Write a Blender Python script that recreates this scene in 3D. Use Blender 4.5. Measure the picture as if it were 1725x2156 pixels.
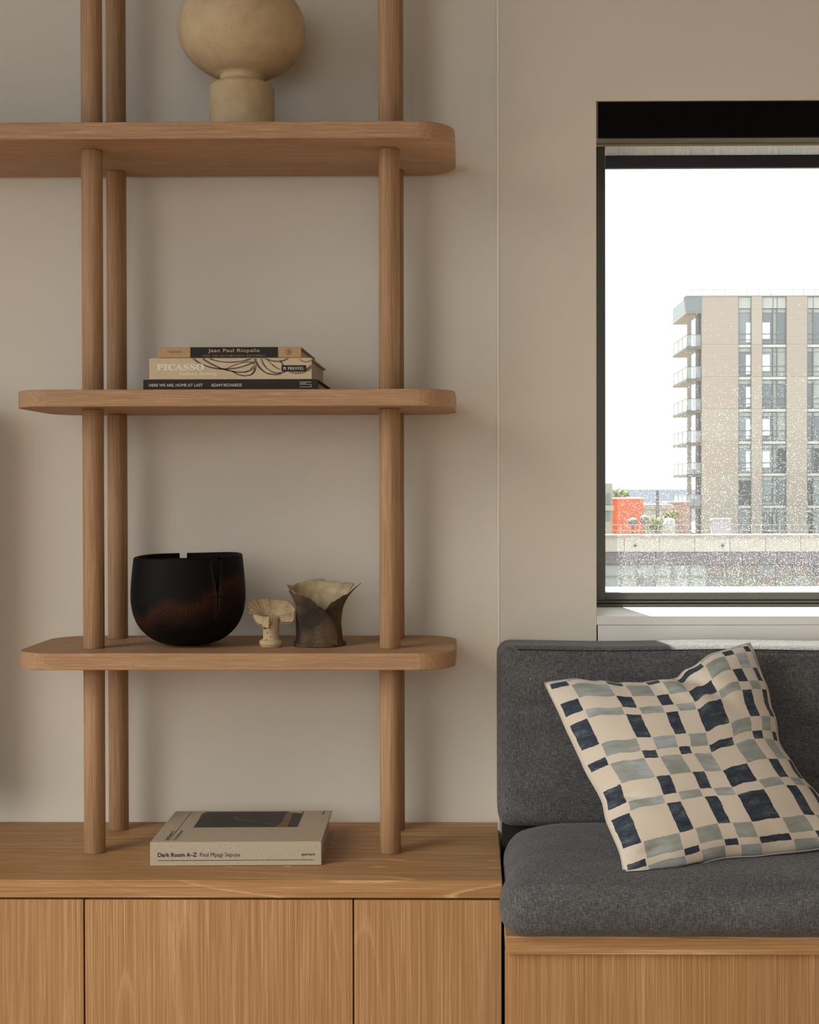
import bpy, bmesh, math, random
from math import sin, cos, pi, radians, sqrt, exp
from mathutils import Vector, Matrix
for _o in list(bpy.data.objects):
    bpy.data.objects.remove(_o)
SC = bpy.context.scene
COL = SC.collection
RND = random.Random(11)

# ------------------------------------------------------------------ camera
cam = bpy.data.cameras.new('camera'); cam_o = bpy.data.objects.new('camera', cam); COL.objects.link(cam_o)
cam.sensor_fit = 'VERTICAL'; cam.sensor_height = 36.0; cam.sensor_width = 28.8
cam.lens = 2950.0 / 2156.0 * 36.0
cam.shift_x = -0.0471; cam.shift_y = -0.00884
cam.clip_start = 0.05; cam.clip_end = 40000
cam_o.location = (0.0, -2.42, 1.076)
cam_o.rotation_euler = (radians(90 - 0.6), radians(0.10), radians(0.64))
SC.camera = cam_o

# ------------------------------------------------------------------ sky, sun, daylight, exposure
SKY = 1.7
SUN = 40.0
LEFT_WINDOW = 63.0
REAR_WINDOW = 9.0
world = bpy.data.worlds.new('sky'); SC.world = world; world.use_nodes = True
_nt = world.node_tree; _nt.nodes.clear()
_out = _nt.nodes.new('ShaderNodeOutputWorld'); _bg = _nt.nodes.new('ShaderNodeBackground')
_tc = _nt.nodes.new('ShaderNodeTexCoord'); _no = _nt.nodes.new('ShaderNodeTexNoise'); _no.inputs['Scale'].default_value = 3.0
_no.inputs['Detail'].default_value = 4
_rm = _nt.nodes.new('ShaderNodeValToRGB')
_rm.color_ramp.elements[0].position = 0.35; _rm.color_ramp.elements[0].color = (0.68, 0.83, 1.0, 1)
_rm.color_ramp.elements[1].position = 0.65; _rm.color_ramp.elements[1].color = (0.90, 0.96, 1.0, 1)
_nt.links.new(_tc.outputs['Generated'], _no.inputs['Vector']); _nt.links.new(_no.outputs['Fac'], _rm.inputs['Fac'])
_nt.links.new(_rm.outputs['Color'], _bg.inputs['Color']); _nt.links.new(_bg.outputs['Background'], _out.inputs['Surface'])
_bg.inputs['Strength'].default_value = SKY

sun = bpy.data.lights.new('sun', 'SUN'); sun.energy = SUN; sun.angle = radians(0.6); sun.color = (1.0, 0.95, 0.86)
sun_o = bpy.data.objects.new('sun', sun); COL.objects.link(sun_o)
sun_o.rotation_euler = Vector((0.17, -1.0, -2.05)).to_track_quat('-Z', 'Y').to_euler()
sun_o.location = (0, 30, 60)

def daylight(name, loc, direction, sx, sy, power, color):
    l = bpy.data.lights.new(name, 'AREA'); l.shape = 'RECTANGLE'; l.size = sx; l.size_y = sy
    l.energy = power; l.color = color; l.spread = radians(112)
    o = bpy.data.objects.new(name, l); COL.objects.link(o); o.location = loc
    o.rotation_euler = Vector(direction).to_track_quat('-Z', 'Y').to_euler()
    return o
# daylight standing in the openings of the room's two other windows
daylight('window_daylight_left', (-2.46, -2.15, 1.42), (1, 0, -0.86), 1.7, 2.9, LEFT_WINDOW, (1.0, 0.95, 0.87))
daylight('window_daylight_rear', (-0.5, -4.70, 1.50), (0, 1, -0.75), 2.2, 1.5, REAR_WINDOW, (1.0, 0.97, 0.92))

SC.view_settings.view_transform = 'Standard'; SC.view_settings.look = 'None'
SC.view_settings.exposure = 0.0; SC.view_settings.gamma = 1.0; SC.view_settings.use_curve_mapping = False

# ------------------------------------------------------------------ node helpers
class G:
    def __init__(s, name):
        s.m = bpy.data.materials.new(name); s.m.use_nodes = True
        s.t = s.m.node_tree; s.t.nodes.clear()
        s.out = s.n('OutputMaterial')
    def n(s, typ, **kw):
        nd = s.t.nodes.new('ShaderNode' + typ)
        for k, v in kw.items():
            if k in nd.bl_rna.properties.keys(): setattr(nd, k, v)
        return nd
    def l(s, a, b): s.t.links.new(a, b)
    def val(s, sock, v):
        if hasattr(v, 'bl_idname') or hasattr(v, 'is_linked'): s.l(v, sock)
        else: sock.default_value = v
    def math(s, op, a, b=0.0, c=None, clamp=False):
        nd = s.n('Math', operation=op); nd.use_clamp = clamp
        s.val(nd.inputs[0], a); s.val(nd.inputs[1], b)
        if c is not None: s.val(nd.inputs[2], c)
        return nd.outputs[0]
    def coord(s, kind='Object'):
        return s.n('TexCoord').outputs[kind]
    def scale(s, vec, sc, off=(0, 0, 0)):
        nd = s.n('Mapping'); s.l(vec, nd.inputs['Vector'])
        nd.inputs['Scale'].default_value = sc; nd.inputs['Location'].default_value = off
        return nd.outputs[0]
    def noise(s, vec, scale=1.0, detail=3.0, rough=0.5, dist=0.0, color=False):
        nd = s.n('TexNoise'); s.l(vec, nd.inputs['Vector'])
        nd.inputs['Scale'].default_value = scale; nd.inputs['Detail'].default_value = detail
        nd.inputs['Roughness'].default_value = rough; nd.inputs['Distortion'].default_value = dist
        return nd.outputs['Color' if color else 'Fac']
    def ramp(s, fac, stops, interp='LINEAR'):
        nd = s.n('ValToRGB'); cr = nd.color_ramp; cr.interpolation = interp
        while len(cr.elements) < len(stops): cr.elements.new(0.5)
        for e, (p, c) in zip(cr.elements, stops):
            e.position = p
            e.color = (c, c, c, 1) if isinstance(c, (int, float)) else (*c, 1)
        s.l(fac, nd.inputs['Fac']); return nd.outputs['Color']
    def mix(s, fac, a, b, blend='MIX'):
        nd = s.n('Mix', data_type='RGBA', blend_type=blend)
        s.val(nd.inputs[0], fac)
        for sock, v in ((nd.inputs[6], a), (nd.inputs[7], b)):
            if isinstance(v, tuple): sock.default_value = (*v[:3], 1)
            else: s.l(v, sock)
        return nd.outputs[2]
    def bsdf(s, color, rough=0.6, spec=0.3, metal=0.0, bump=None, bstr=0.2, bdist=0.001, sheen=0.0):
        b = s.n('BsdfPrincipled')
        if isinstance(color, tuple): b.inputs['Base Color'].default_value = (*color[:3], 1)
        else: s.l(color, b.inputs['Base Color'])
        s.val(b.inputs['Roughness'], rough); b.inputs['Specular IOR Level'].default_value = spec
        b.inputs['Metallic'].default_value = metal
        b.inputs['Sheen Weight'].default_value = sheen
        if bump is not None:
            bp = s.n('Bump'); bp.inputs['Strength'].default_value = bstr; bp.inputs['Distance'].default_value = bdist
            s.l(bump, bp.inputs['Height']); s.l(bp.outputs[0], b.inputs['Normal'])
        s.l(b.outputs[0], s.out.inputs['Surface']); return b

def plain(name, col, rough=0.6, spec=0.3, metal=0.0):
    g = G(name); g.bsdf(col, rough, spec, metal); return g.m

def speckled(name, a, b, scale=60, rough=0.7, bstr=0.0, lo=0.35, hi=0.65, detail=4, bdist=0.001):
    g = G(name); n = g.noise(g.coord(), scale, detail, 0.6)
    g.bsdf(g.ramp(n, [(lo, a), (hi, b)]), rough, 0.3, bump=n if bstr else None, bstr=bstr, bdist=bdist); return g.m

def oak(name, axis, dark, mid, light, flame=0.5, pore=1.0, rough=0.55, fine=1.0, run=1.0):
    """limed oak: stretched fibres, pale pores and contour (flat-sawn) figure along one axis"""
    g = G(name)
    inf = g.n('ObjectInfo')
    off = g.n('VectorMath', operation='SCALE'); off.inputs[0].default_value = (17.3, 9.1, 23.7)
    g.l(inf.outputs['Random'], off.inputs['Scale'])
    add = g.n('VectorMath', operation='ADD'); g.l(g.coord(), add.inputs[0]); g.l(off.outputs[0], add.inputs[1])
    v = add.outputs[0]
    def st(along, across):
        s_ = [across] * 3; s_['xyz'.index(axis)] = along; return tuple(s_)
    fib = g.noise(g.scale(v, st(5 * fine * run, 260 * fine)), 1.0, 3, 0.6)
    col = g.ramp(fib, [(0.28, dark), (0.5, mid), (0.75, light)])
    broad = g.noise(g.scale(v, st(0.9, 16)), 1.0, 2, 0.5)
    col = g.mix(g.math('MULTIPLY', g.ramp(broad, [(0.35, 0.0), (0.7, 1.0)]), 0.45), col, tuple(c * 0.80 for c in mid))
    fig = g.noise(g.scale(v, st(0.8 if axis == 'x' else 0.45, 8.0)), 1.0, 1, 0.4, 0.2)
    lines = g.math('FRACT', g.math('MULTIPLY', fig, 17.0))
    lines = g.ramp(lines, [(0.0, 1.0), (0.07, 0.25), (0.18, 0.0), (0.95, 0.0), (1.0, 1.0)])
    brk = g.ramp(g.noise(g.scale(v, st(22, 420)), 1.0, 2, 0.6), [(0.30, 0.0), (0.56, 1.0)])
    zone = g.ramp(g.noise(g.scale(v, st(1.5, 5.0), (3, 8, 5)), 1.0, 1), [(0.38, 0.0), (0.54, 1.0)])
    f1 = g.math('MULTIPLY', g.math('MULTIPLY', lines, brk), g.math('MULTIPLY', zone, flame))
    pale = tuple(min(1.0, c * 1.25 + 0.05) for c in light)
    col = g.mix(f1, col, pale)
    por = g.ramp(g.noise(g.scale(v, st(9 * fine * fine * run, 900 * fine)), 1.0, 2, 0.55), [(0.56, 0.0), (0.66, 1.0)])
    col = g.mix(g.math('MULTIPLY', por, 0.75 * pore), col, pale)
    dk = g.ramp(g.noise(g.scale(v, st(12, 640), (5, 2, 9)), 1.0, 2, 0.5), [(0.60, 0.0), (0.75, 1.0)])
    col = g.mix(g.math('MULTIPLY', dk, 0.30), col, tuple(c * 0.55 for c in dark))
    g.bsdf(col, rough, 0.25, bump=por, bstr=0.12, bdist=0.0006)
    return g.m

OAK = dict(dark=(0.325, 0.168, 0.066), mid=(0.405, 0.222, 0.090), light=(0.505, 0.308, 0.146))
M = {}
M['oak_x'] = oak('oak_grain_across', 'x', flame=1.0, run=0.6, **OAK)
M['oak_z'] = oak('oak_grain_upright', 'z', flame=0.4, run=0.38, **OAK)
OAK2 = dict(dark=(0.325, 0.180, 0.088), mid=(0.405, 0.238, 0.122), light=(0.49, 0.312, 0.178))
M['oak_shelf'] = oak('oak_shelf', 'x', flame=0.12, pore=0.8, fine=1.5, **OAK2)
M['oak_post'] = oak('oak_post', 'z', flame=0.15, pore=0.7, fine=1.25, dark=(0.30, 0.165, 0.080), mid=(0.38, 0.222, 0.114), light=(0.46, 0.290, 0.162))
M['dark_gap'] = plain('gap_shade_black', (0.02, 0.015, 0.012), 0.8)  # near-black colour stands in for shade in gaps and recesses

def paint(name, col):
    g = G(name); n = g.noise(g.coord(), 220, 3, 0.6)
    big = g.noise(g.coord(), 1.6, 2, 0.5)
    g.bsdf(g.mix(g.math('MULTIPLY', big, 0.06), col, tuple(c * 0.9 for c in col)), 0.75, 0.2, bump=n, bstr=0.05, bdist=0.0005); return g.m
M['wall'] = paint('wall_paint_warm_white', (0.70, 0.652, 0.555))
M['ceiling'] = paint('ceiling_paint', (0.26, 0.19, 0.11))  # dark warm colour set to cut and warm the bounce onto the upper wall
M['trimw'] = plain('trim_paint_white', (0.78, 0.76, 0.70), 0.45)
M['floorw'] = oak('floor_oak', 'y', **OAK)
M['frame'] = plain('window_frame_bronze', (0.045, 0.043, 0.034), 0.35, 0.5)
M['black'] = plain('cassette_black', (0.004, 0.0035, 0.003), 0.7, 0.05)
M['hem'] = plain('hem_bar_black', (0.012, 0.012, 0.014), 0.4, 0.4)
M['olive'] = plain('cassette_underside', (0.10, 0.085, 0.055), 0.5)

# ------------------------------------------------------------------ mesh helpers
def mesh(name, verts, faces, mats, smooth=False, fmats=None):
    me = bpy.data.meshes.new(name); me.from_pydata([tuple(v) for v in verts], [], faces)
    for m_ in (mats if isinstance(mats, (list, tuple)) else [mats]): me.materials.append(m_)
    if fmats:
        for p, i in zip(me.polygons, fmats): p.material_index = i
    me.update()
    if smooth:
        for p in me.polygons: p.use_smooth = True
    return me
def link(name, me, parent=None, loc=None, rot=None):
    o = bpy.data.objects.new(name, me); COL.objects.link(o)
    if parent is not None: o.parent = parent
    if loc is not None: o.location = loc
    if rot is not None: o.rotation_euler = rot
    return o
def tag(o, label, cat, group=None):
    o['label'] = label; o['category'] = cat
    if group: o['group'] = group
    return o
def structure(o, label=None):
    o['kind'] = 'structure'
    if label: o['label'] = label
    return o
def empty(name, loc=(0, 0, 0), rot=None):
    o = bpy.data.objects.new(name, None); COL.objects.link(o); o.location = loc; o.empty_display_size = 0.1
    if rot: o.rotation_euler = rot
    return o
BOXF = [(0, 3, 2, 1), (4, 5, 6, 7), (0, 1, 5, 4), (1, 2, 6, 5), (2, 3, 7, 6), (3, 0, 4, 7)]
def boxes_mesh(name, lst, mats, bevel=0.0, seg=2):
    bm = bmesh.new()
    for (x0, x1, y0, y1, z0, z1) in lst:
        vs = [bm.verts.new(p) for p in ((x0, y0, z0), (x1, y0, z0), (x1, y1, z0), (x0, y1, z0), (x0, y0, z1), (x1, y0, z1), (x1, y1, z1), (x0, y1, z1))]
        for f in BOXF: bm.faces.new([vs[i] for i in f])
    if bevel:
        bmesh.ops.bevel(bm, geom=list(bm.edges), offset=bevel, segments=seg, affect='EDGES', profile=0.6)
    me = bpy.data.meshes.new(name); bm.to_mesh(me); bm.free()
    for m_ in (mats if isinstance(mats, (list, tuple)) else [mats]): me.materials.append(m_)
    return me
def box(name, b, mat, parent=None, bevel=0.0, seg=2):
    """box given by world (or parent-local) extents; origin at the middle of its base"""
    x0, x1, y0, y1, z0, z1 = b
    cx, cy = (x0 + x1) / 2, (y0 + y1) / 2
    me = boxes_mesh(name, [(x0 - cx, x1 - cx, y0 - cy, y1 - cy, 0, z1 - z0)], mat, bevel, seg)
    return link(name, me, parent, (cx, cy, z0))
def lathe_vf(profile, n=48):
    V, F = [], []
    for r, z in profile:
        for k in range(n):
            a = 2 * pi * k / n; V.append((r * cos(a), r * sin(a), z))
    for i in range(len(profile) - 1):
        for k in range(n):
            k2 = (k + 1) % n
            F.append((i * n + k, i * n + k2, (i + 1) * n + k2, (i + 1) * n + k))
    return V, F
def smooth_profile(pts, n=6):
    """Catmull-Rom through (r,z) points"""
    out = []
    P = [pts[0]] + list(pts) + [pts[-1]]
    for i in range(1, len(P) - 2):
        p0, p1, p2, p3 = P[i - 1], P[i], P[i + 1], P[i + 2]
        for k in range(n):
            t = k / n
            out.append(tuple(0.5 * ((2 * p1[j]) + (-p0[j] + p2[j]) * t + (2 * p0[j] - 5 * p1[j] + 4 * p2[j] - p3[j]) * t * t + (-p0[j] + 3 * p1[j] - 3 * p2[j] + p3[j]) * t ** 3) for j in range(len(p1))))
    out.append(tuple(pts[-1])); return out
def slab_mesh(name, x0, x1, y0, y1, z0, z1, r, mat, bev=0.0015, n=12, corners=(1, 1, 1, 1)):
    """board with rounded plan corners (order: front-left, front-right, back-right, back-left)"""
    def ring(inset, z):
        pts = []
        data = [(x0, y0, pi, corners[0]), (x1, y0, 1.5 * pi, corners[1]), (x1, y1, 0.0, corners[2]), (x0, y1, 0.5 * pi, corners[3])]
        sg = [(1, 1), (-1, 1), (-1, -1), (1, -1)]
        for (cx, cy, a0, on), (sx, sy) in zip(data, sg):
            rr = r if on else 0.002
            for k in range(n + 1):
                a = a0 + 0.5 * pi * k / n
                pts.append((cx + sx * rr + (rr - inset) * cos(a), cy + sy * rr + (rr - inset) * sin(a), z))
        return pts
    rings = [ring(bev, z0), ring(bev * 0.3, z0 + bev * 0.3), ring(0, z0 + bev), ring(0, z1 - bev), ring(bev * 0.3, z1 - bev * 0.3), ring(bev, z1)]
    m_ = len(rings[0]); V = [p for rg in rings for p in rg]; F = []
    for i in range(len(rings) - 1):
        for k in range(m_):
            k2 = (k + 1) % m_
            F.append((i * m_ + k, i * m_ + k2, (i + 1) * m_ + k2, (i + 1) * m_ + k))
    F.append(tuple(reversed(range(m_)))); F.append(tuple(range((len(rings) - 1) * m_, len(rings) * m_)))
    return mesh(name, V, F, mat)
def tube_mesh(name, pts, r, mat, n=6, closed=False):
    V, F = [], []
    pts = [Vector(p) for p in pts]
    for i, p in enumerate(pts):
        t = (pts[min(i + 1, len(pts) - 1)] - pts[max(i - 1, 0)]).normalized()
        a = t.cross(Vector((0, 0, 1)))
        if a.length < 0.2: a = t.cross(Vector((1, 0, 0)))
        a.normalize(); b = t.cross(a)
        for k in range(n):
            V.append(p + r * (cos(2 * pi * k / n) * a + sin(2 * pi * k / n) * b))
    for i in range(len(pts) - 1):
        for k in range(n):
            F.append((i * n + k, i * n + (k + 1) % n, (i + 1) * n + (k + 1) % n, (i + 1) * n + k))
    F.append(tuple(range(n))); F.append(tuple(reversed(range((len(pts) - 1) * n, len(pts) * n))))
    return mesh(name, V, F, mat, True)
def soft_box(name, x0, x1, y0, y1, z0, z1, r, mat, fn=None, inner=14, parent=None):
    """upholstery block: a box with fully rounded edges; fn moves points (crown, sag)"""
    def axis(a, b, nn):
        c = [a + r * (1 - cos(t * pi / 2 / 4)) for t in range(4)]
        d = [b - r * (1 - cos(t * pi / 2 / 4)) for t in range(4)]
        return c + [a + r + (b - a - 2 * r) * k / nn for k in range(nn + 1)] + d[::-1]
    def cnt(a, b): return max(3, int(inner * (b - a) / 0.5))
    ax = [axis(x0, x1, cnt(x0, x1)), axis(y0, y1, cnt(y0, y1)), axis(z0, z1, cnt(z0, z1))]
    nx, ny, nz = (len(a) for a in ax)
    idx = {}; V = []; F = []
    def vid(i, j, k):
        if (i, j, k) in idx: return idx[(i, j, k)]
        p = Vector((ax[0][i], ax[1][j], ax[2][k]))
        c = Vector((min(max(p.x, x0 + r), x1 - r), min(max(p.y, y0 + r), y1 - r), min(max(p.z, z0 + r), z1 - r)))
        d = p - c
        if d.length > 1e-7:
            m_ = max(abs(d.x), abs(d.y), abs(d.z))
            p = c + d.normalized() * m_
        if fn: p = Vector(fn(p))
        idx[(i, j, k)] = len(V); V.append(p); return len(V) - 1
    for j in range(ny - 1):
        for k in range(nz - 1):
            F.append((vid(0, j, k), vid(0, j, k + 1), vid(0, j + 1, k + 1), vid(0, j + 1, k)))
            F.append((vid(nx - 1, j, k), vid(nx - 1, j + 1, k), vid(nx - 1, j + 1, k + 1), vid(nx - 1, j, k + 1)))
    for i in range(nx - 1):
        for k in range(nz - 1):
            F.append((vid(i, 0, k), vid(i + 1, 0, k), vid(i + 1, 0, k + 1), vid(i, 0, k + 1)))
            F.append((vid(i, ny - 1, k), vid(i, ny - 1, k + 1), vid(i + 1, ny - 1, k + 1), vid(i + 1, ny - 1, k)))
        for j in range(ny - 1):
            F.append((vid(i, j, 0), vid(i, j + 1, 0), vid(i + 1, j + 1, 0), vid(i + 1, j, 0)))
            F.append((vid(i, j, nz - 1), vid(i + 1, j, nz - 1), vid(i + 1, j + 1, nz - 1), vid(i, j + 1, nz - 1)))
    return mesh(name, V, F, mat, True)

# text -------------------------------------------------------------
def serif(s, bold=False):
    out = ''
    for c in s:
        if bold and c.isalpha() and c.isascii():
            out += chr((0x1D400 if c.isupper() else 0x1D41A) + ord(c) - (65 if c.isupper() else 97))
        else: out += c
    return out
def text_mesh(name, body, width, height, mat, weight=0.0, spacing=1.0, fit=True):
    """flat lettering, lower-left at the origin in the XY plane, scaled to width x height"""
    cu = bpy.data.curves.new('lettering_curve', 'FONT'); cu.body = body; cu.size = 1.0
    cu.offset = weight; cu.space_character = spacing; cu.resolution_u = 3
    to = bpy.data.objects.new('lettering_curve', cu); COL.objects.link(to)
    bpy.context.view_layer.update()
    dg = bpy.context.evaluated_depsgraph_get()
    me = bpy.data.meshes.new_from_object(to.evaluated_get(dg))
    bpy.data.objects.remove(to); bpy.data.curves.remove(cu)
    xs = [v.co.x for v in me.vertices]; ys = [v.co.y for v in me.vertices]
    x0, x1, y0, y1 = min(xs), max(xs), min(ys), max(ys)
    sx = width / (x1 - x0); sy = height / (y1 - y0) if height else sx
    for v in me.vertices: v.co = ((v.co.x - x0) * sx, (v.co.y - y0) * sy, 0)
    me.name = name; me.materials.clear(); me.materials.append(mat); me.update()
    return me

# ------------------------------------------------------------------ room shell
WY = -0.06           # face of the wall around the window
OX0, OX1 = 0.2071, 1.62
OZ0, OZ1 = 0.70, 1.7252
XC = 0.0425          # where the two wall planes meet
def wall(name, lst, label, mat=None):
    return structure(link(name, boxes_mesh(name, lst, mat or M['wall'])), label)
wall('wall_back', [(-2.45, XC, 0.0, 0.30, 0, 2.7)], 'warm white wall behind the oak shelving')
wall('wall_window', [(XC, OX0, WY, 0.17, 0, 2.7), (OX1, 2.6, WY, 0.17, 0, 2.7), (OX0, OX1, WY, 0.17, 0, OZ0), (OX0, OX1, WY, 0.17, OZ1, 2.7),
                     (XC, 0.2385, 0.17, 0.30, 0, 2.7), (OX1 - 0.03, 2.6, 0.17, 0.30, 0, 2.7), (0.2385, OX1 - 0.03, 0.17, 0.30, 0, 0.86), (0.2385, OX1 - 0.03, 0.17, 0.30, 1.83, 2.7)],
     'warm white wall around the window above the bench')
structure(link('trim_2', boxes_mesh('trim_2', [(XC - 0.0016, XC + 0.0010, WY - 0.0010, -0.0005, 0.4986, 2.7)], plain('lit_edge_paint', (0.90, 0.87, 0.78), 0.4), 0.0003)), 'pale strip painting the lit edge where the two wall planes meet')  # pale strip added to paint the bright lit edge of the corner
wall('wall_right', [(2.6, 2.8, -4.7, 0.3, 0, 2.7)], 'plain side wall')
LW = (-3.65, -0.65, 0.50, 2.35)   # y0,y1,z0,z1 of the left window opening
wall('wall_left', [(-2.65, -2.45, -4.7, LW[0], 0, 2.7), (-2.65, -2.45, LW[1], 0.3, 0, 2.7), (-2.65, -2.45, LW[0], LW[1], 0, LW[2]), (-2.65, -2.45, LW[0], LW[1], LW[3], 2.7)], 'side wall with a tall window opening')
wall('wall_rear', [(-2.65, -1.65, -4.9, -4.7, 0, 2.7), (0.65, 2.8, -4.9, -4.7, 0, 2.7), (-1.65, 0.65, -4.9, -4.7, 0, 0.65), (-1.65, 0.65, -4.9, -4.7, 2.25, 2.7)], 'rear wall with a window opening')
wall('floor', [(-2.65, 2.8, -4.9, 0.3, -0.1, 0)], 'oak floor', M['floorw'])
wall('ceiling', [(-2.65, 2.8, -4.9, 0.3, 2.7, 2.8)], 'unseen ceiling coloured dark brown to dim the upper wall', M['ceiling'])

# window ---------------------------------------------------------------
def glass_material():
    g = G('rain_speckled_glass')
    c = g.coord('Object')
    sep = g.n('SeparateXYZ'); g.l(c, sep.inputs[0])
    h = g.math('DIVIDE', sep.outputs['Z'], 0.80)
    def drops(scale, r0, keep_lo, keep_hi, off):
        v = g.n('TexVoronoi'); g.l(g.scale(c, (scale, 0.001, scale), off), v.inputs['Vector']); v.inputs['Scale'].default_value = 1.0
        near = g.math('LESS_THAN', v.outputs['Distance'], r0)
        sc = g.n('SeparateColor'); g.l(v.outputs['Color'], sc.inputs[0])
        big = g.noise(g.scale(c, (9, 1, 9), off), 1.0, 2)
        mr = g.n('MapRange'); g.l(h, mr.inputs[0]); mr.inputs[1].default_value = 0.0; mr.inputs[2].default_value = 0.55
        mr.inputs[3].default_value = keep_hi; mr.inputs[4].default_value = keep_lo
        lim = g.math('MULTIPLY', mr.outputs[0], g.math('ADD', g.math('MULTIPLY', big, 1.6), 0.2))
        return g.math('MULTIPLY', near, g.math('LESS_THAN', sc.outputs[0], lim))
    d = g.math('ADD', drops(560, 0.23, 0.014, 0.60, (0, 0, 0)), drops(380, 0.19, 0.012, 0.30, (7, 0, 3)), clamp=True)
    tr = g.n('BsdfTransparent'); tr.inputs[0].default_value = (0.97, 0.985, 0.97, 1)
    tl = g.n('BsdfTranslucent'); tl.inputs[0].default_value = (1, 1, 1, 1)
    gl = g.n('BsdfGlossy'); gl.inputs['Roughness'].default_value = 0.02
    fr = g.n('Fresnel'); fr.inputs[0].default_value = 1.45
    haze_veil = g.n('MixShader'); haze_veil.inputs[0].default_value = 0.018; g.l(tr.outputs[0], haze_veil.inputs[1]); g.l(tl.outputs[0], haze_veil.inputs[2])  # thin translucent veil added to wash out the view with haze
    m1 = g.n('MixShader'); g.l(g.math('MULTIPLY', fr.outputs[0], 0.6), m1.inputs[0]); g.l(haze_veil.outputs[0], m1.inputs[1]); g.l(gl.outputs[0], m1.inputs[2])
    m2 = g.n('MixShader'); g.l(g.math('MULTIPLY', d, 0.38), m2.inputs[0]); g.l(m1.outputs[0], m2.inputs[1]); g.l(tl.outputs[0], m2.inputs[2])
    g.l(m2.outputs[0], g.out.inputs['Surface']); return g.m
win = structure(empty('window_1', (0.9, 0.14, 0.8605)), 'dark framed window with a rain-speckled pane over the bench')
def wpart(name, lst, mat, bevel=0.0):
    lst = [(a - 0.9, b - 0.9, c - 0.14, d - 0.14, e - 0.8605, f - 0.8605) for (a, b, c, d, e, f) in lst]
    return link(name, boxes_mesh(name, lst, mat, bevel), win)
FX0, FX1, GB, GT = 0.2397, 1.588, 0.8858, 1.70
wpart('jamb', [(OX0, FX0, 0.125, 0.17, 0.8665, 1.7252)], M['frame'], 0.001)
wpart('jamb', [(FX1, OX1, 0.125, 0.17, 0.8665, 1.7252)], M['frame'], 0.001)
wpart('frame_head', [(FX0, FX1, 0.125, 0.17, GT, 1.7252)], M['frame'], 0.001)
wpart('frame_sill', [(FX0, FX1, 0.125, 0.152, 0.8725, GB)], M['frame'], 0.0012)
wpart('drip_ledge', [(OX0, OX1, 0.117, 0.145, 0.8610, 0.8662)], M['frame'], 0.0008)
wpart('lower_bead', [(OX0, OX1, 0.121, 0.150, 0.8668, 0.8722)], M['frame'], 0.0016)
wpart('outer_sill', [(FX0, FX1, 0.152, 0.34, 0.8612, 0.8815)], M['trimw'])
_g = G('clear_glass_face'); _t = _g.n('BsdfTransparent'); _t.inputs[0].default_value = (0.985, 0.99, 0.985, 1); _g.l(_t.outputs[0], _g.out.inputs['Surface'])
gm = boxes_mesh('glass_pane', [(FX0 - 0.9, FX1 - 0.9, 0.0, 0.004, 0.0, GT - GB)], [_g.m, glass_material()])
for p_ in gm.polygons:
    if p_.normal.y > 0.5: p_.material_index = 1
link('glass_pane', gm, win, (0, 0.146 - 0.14, GB - 0.8605))
wpart('window_sill', [(OX0 + 0.0005, OX1, WY - 0.003, 0.125, 0.8455, 0.8605)], M['trimw'], 0.0012)
ap = structure(link('trim_1', boxes_mesh('trim_1', [(OX0 + 0.0025, OX1, WY - 0.001, 0.10, 0.70, 0.8451)], M['trimw'], 0.001)), 'white panel under the window sill')

# roller blind -----------------------------------------------------------
def blind_fabric():
    g = G('blind_mesh_fabric'); c = g.coord()
    n = g.noise(g.scale(c, (700, 1, 40)), 1.0, 2, 0.6); n2 = g.noise(g.scale(c, (40, 1, 900)), 1.0, 2, 0.6)
    col = g.ramp(g.math('ADD', g.math('MULTIPLY', n, 0.7), g.math('MULTIPLY', n2, 0.3)), [(0.35, (0.62, 0.62, 0.60)), (0.65, (0.92, 0.91, 0.88))])
    d = g.n('BsdfDiffuse'); t = g.n('BsdfTranslucent'); g.l(col, d.inputs[0]); g.l(col, t.inputs[0])
    m_ = g.n('MixShader'); m_.inputs[0].default_value = 0.75; g.l(d.outputs[0], m_.inputs[1]); g.l(t.outputs[0], m_.inputs[2])
    g.l(m_.outputs[0], g.out.inputs['Surface']); return g.m
blind = tag(empty('roller_blind', (0.9, -0.01, 1.6633)), 'rolled-up roller blind with a black cassette at the top of the window', 'blind')
def bpart(name, lst, mat, bevel=0.0):
    lst = [(a - 0.9, b - 0.9, c + 0.01, d + 0.01, e - 1.6633, f - 1.6633) for (a, b, c, d, e, f) in lst]
    return link(name, boxes_mesh(name, lst, mat, bevel), blind)
bpart('cassette', [(0.2108, 1.6165, -0.0575, -0.0505, 1.6645, 1.7240)], M['black'])
bpart('cassette_underside', [(0.2108, 1.6165, -0.0505, -0.012, 1.6645, 1.6685)], M['olive'])
bpart('end_cap', [(0.2076, 0.2104, -0.0565, 0.03, 1.6640, 1.7245)], plain('end_cap_grey', (0.22, 0.19, 0.15), 0.5))
bpart('end_cap', [(1.6169, 1.6198, -0.0565, 0.03, 1.6640, 1.7245)], M['olive'])
bpart('back_lip', [(0.2108, 1.6165, -0.0115, -0.0085, 1.6615, 1.6685)], plain('lip_tan', (0.40, 0.30, 0.19), 0.6))
bpart('fabric', [(0.2278, 1.598, -0.0035, -0.0025, 1.640, 1.69)], blind_fabric())
bpart('hem_bar', [(0.2270, 1.601, -0.008, 0.002, 1.6242, 1.6466)], M['hem'], 0.002)

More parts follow.
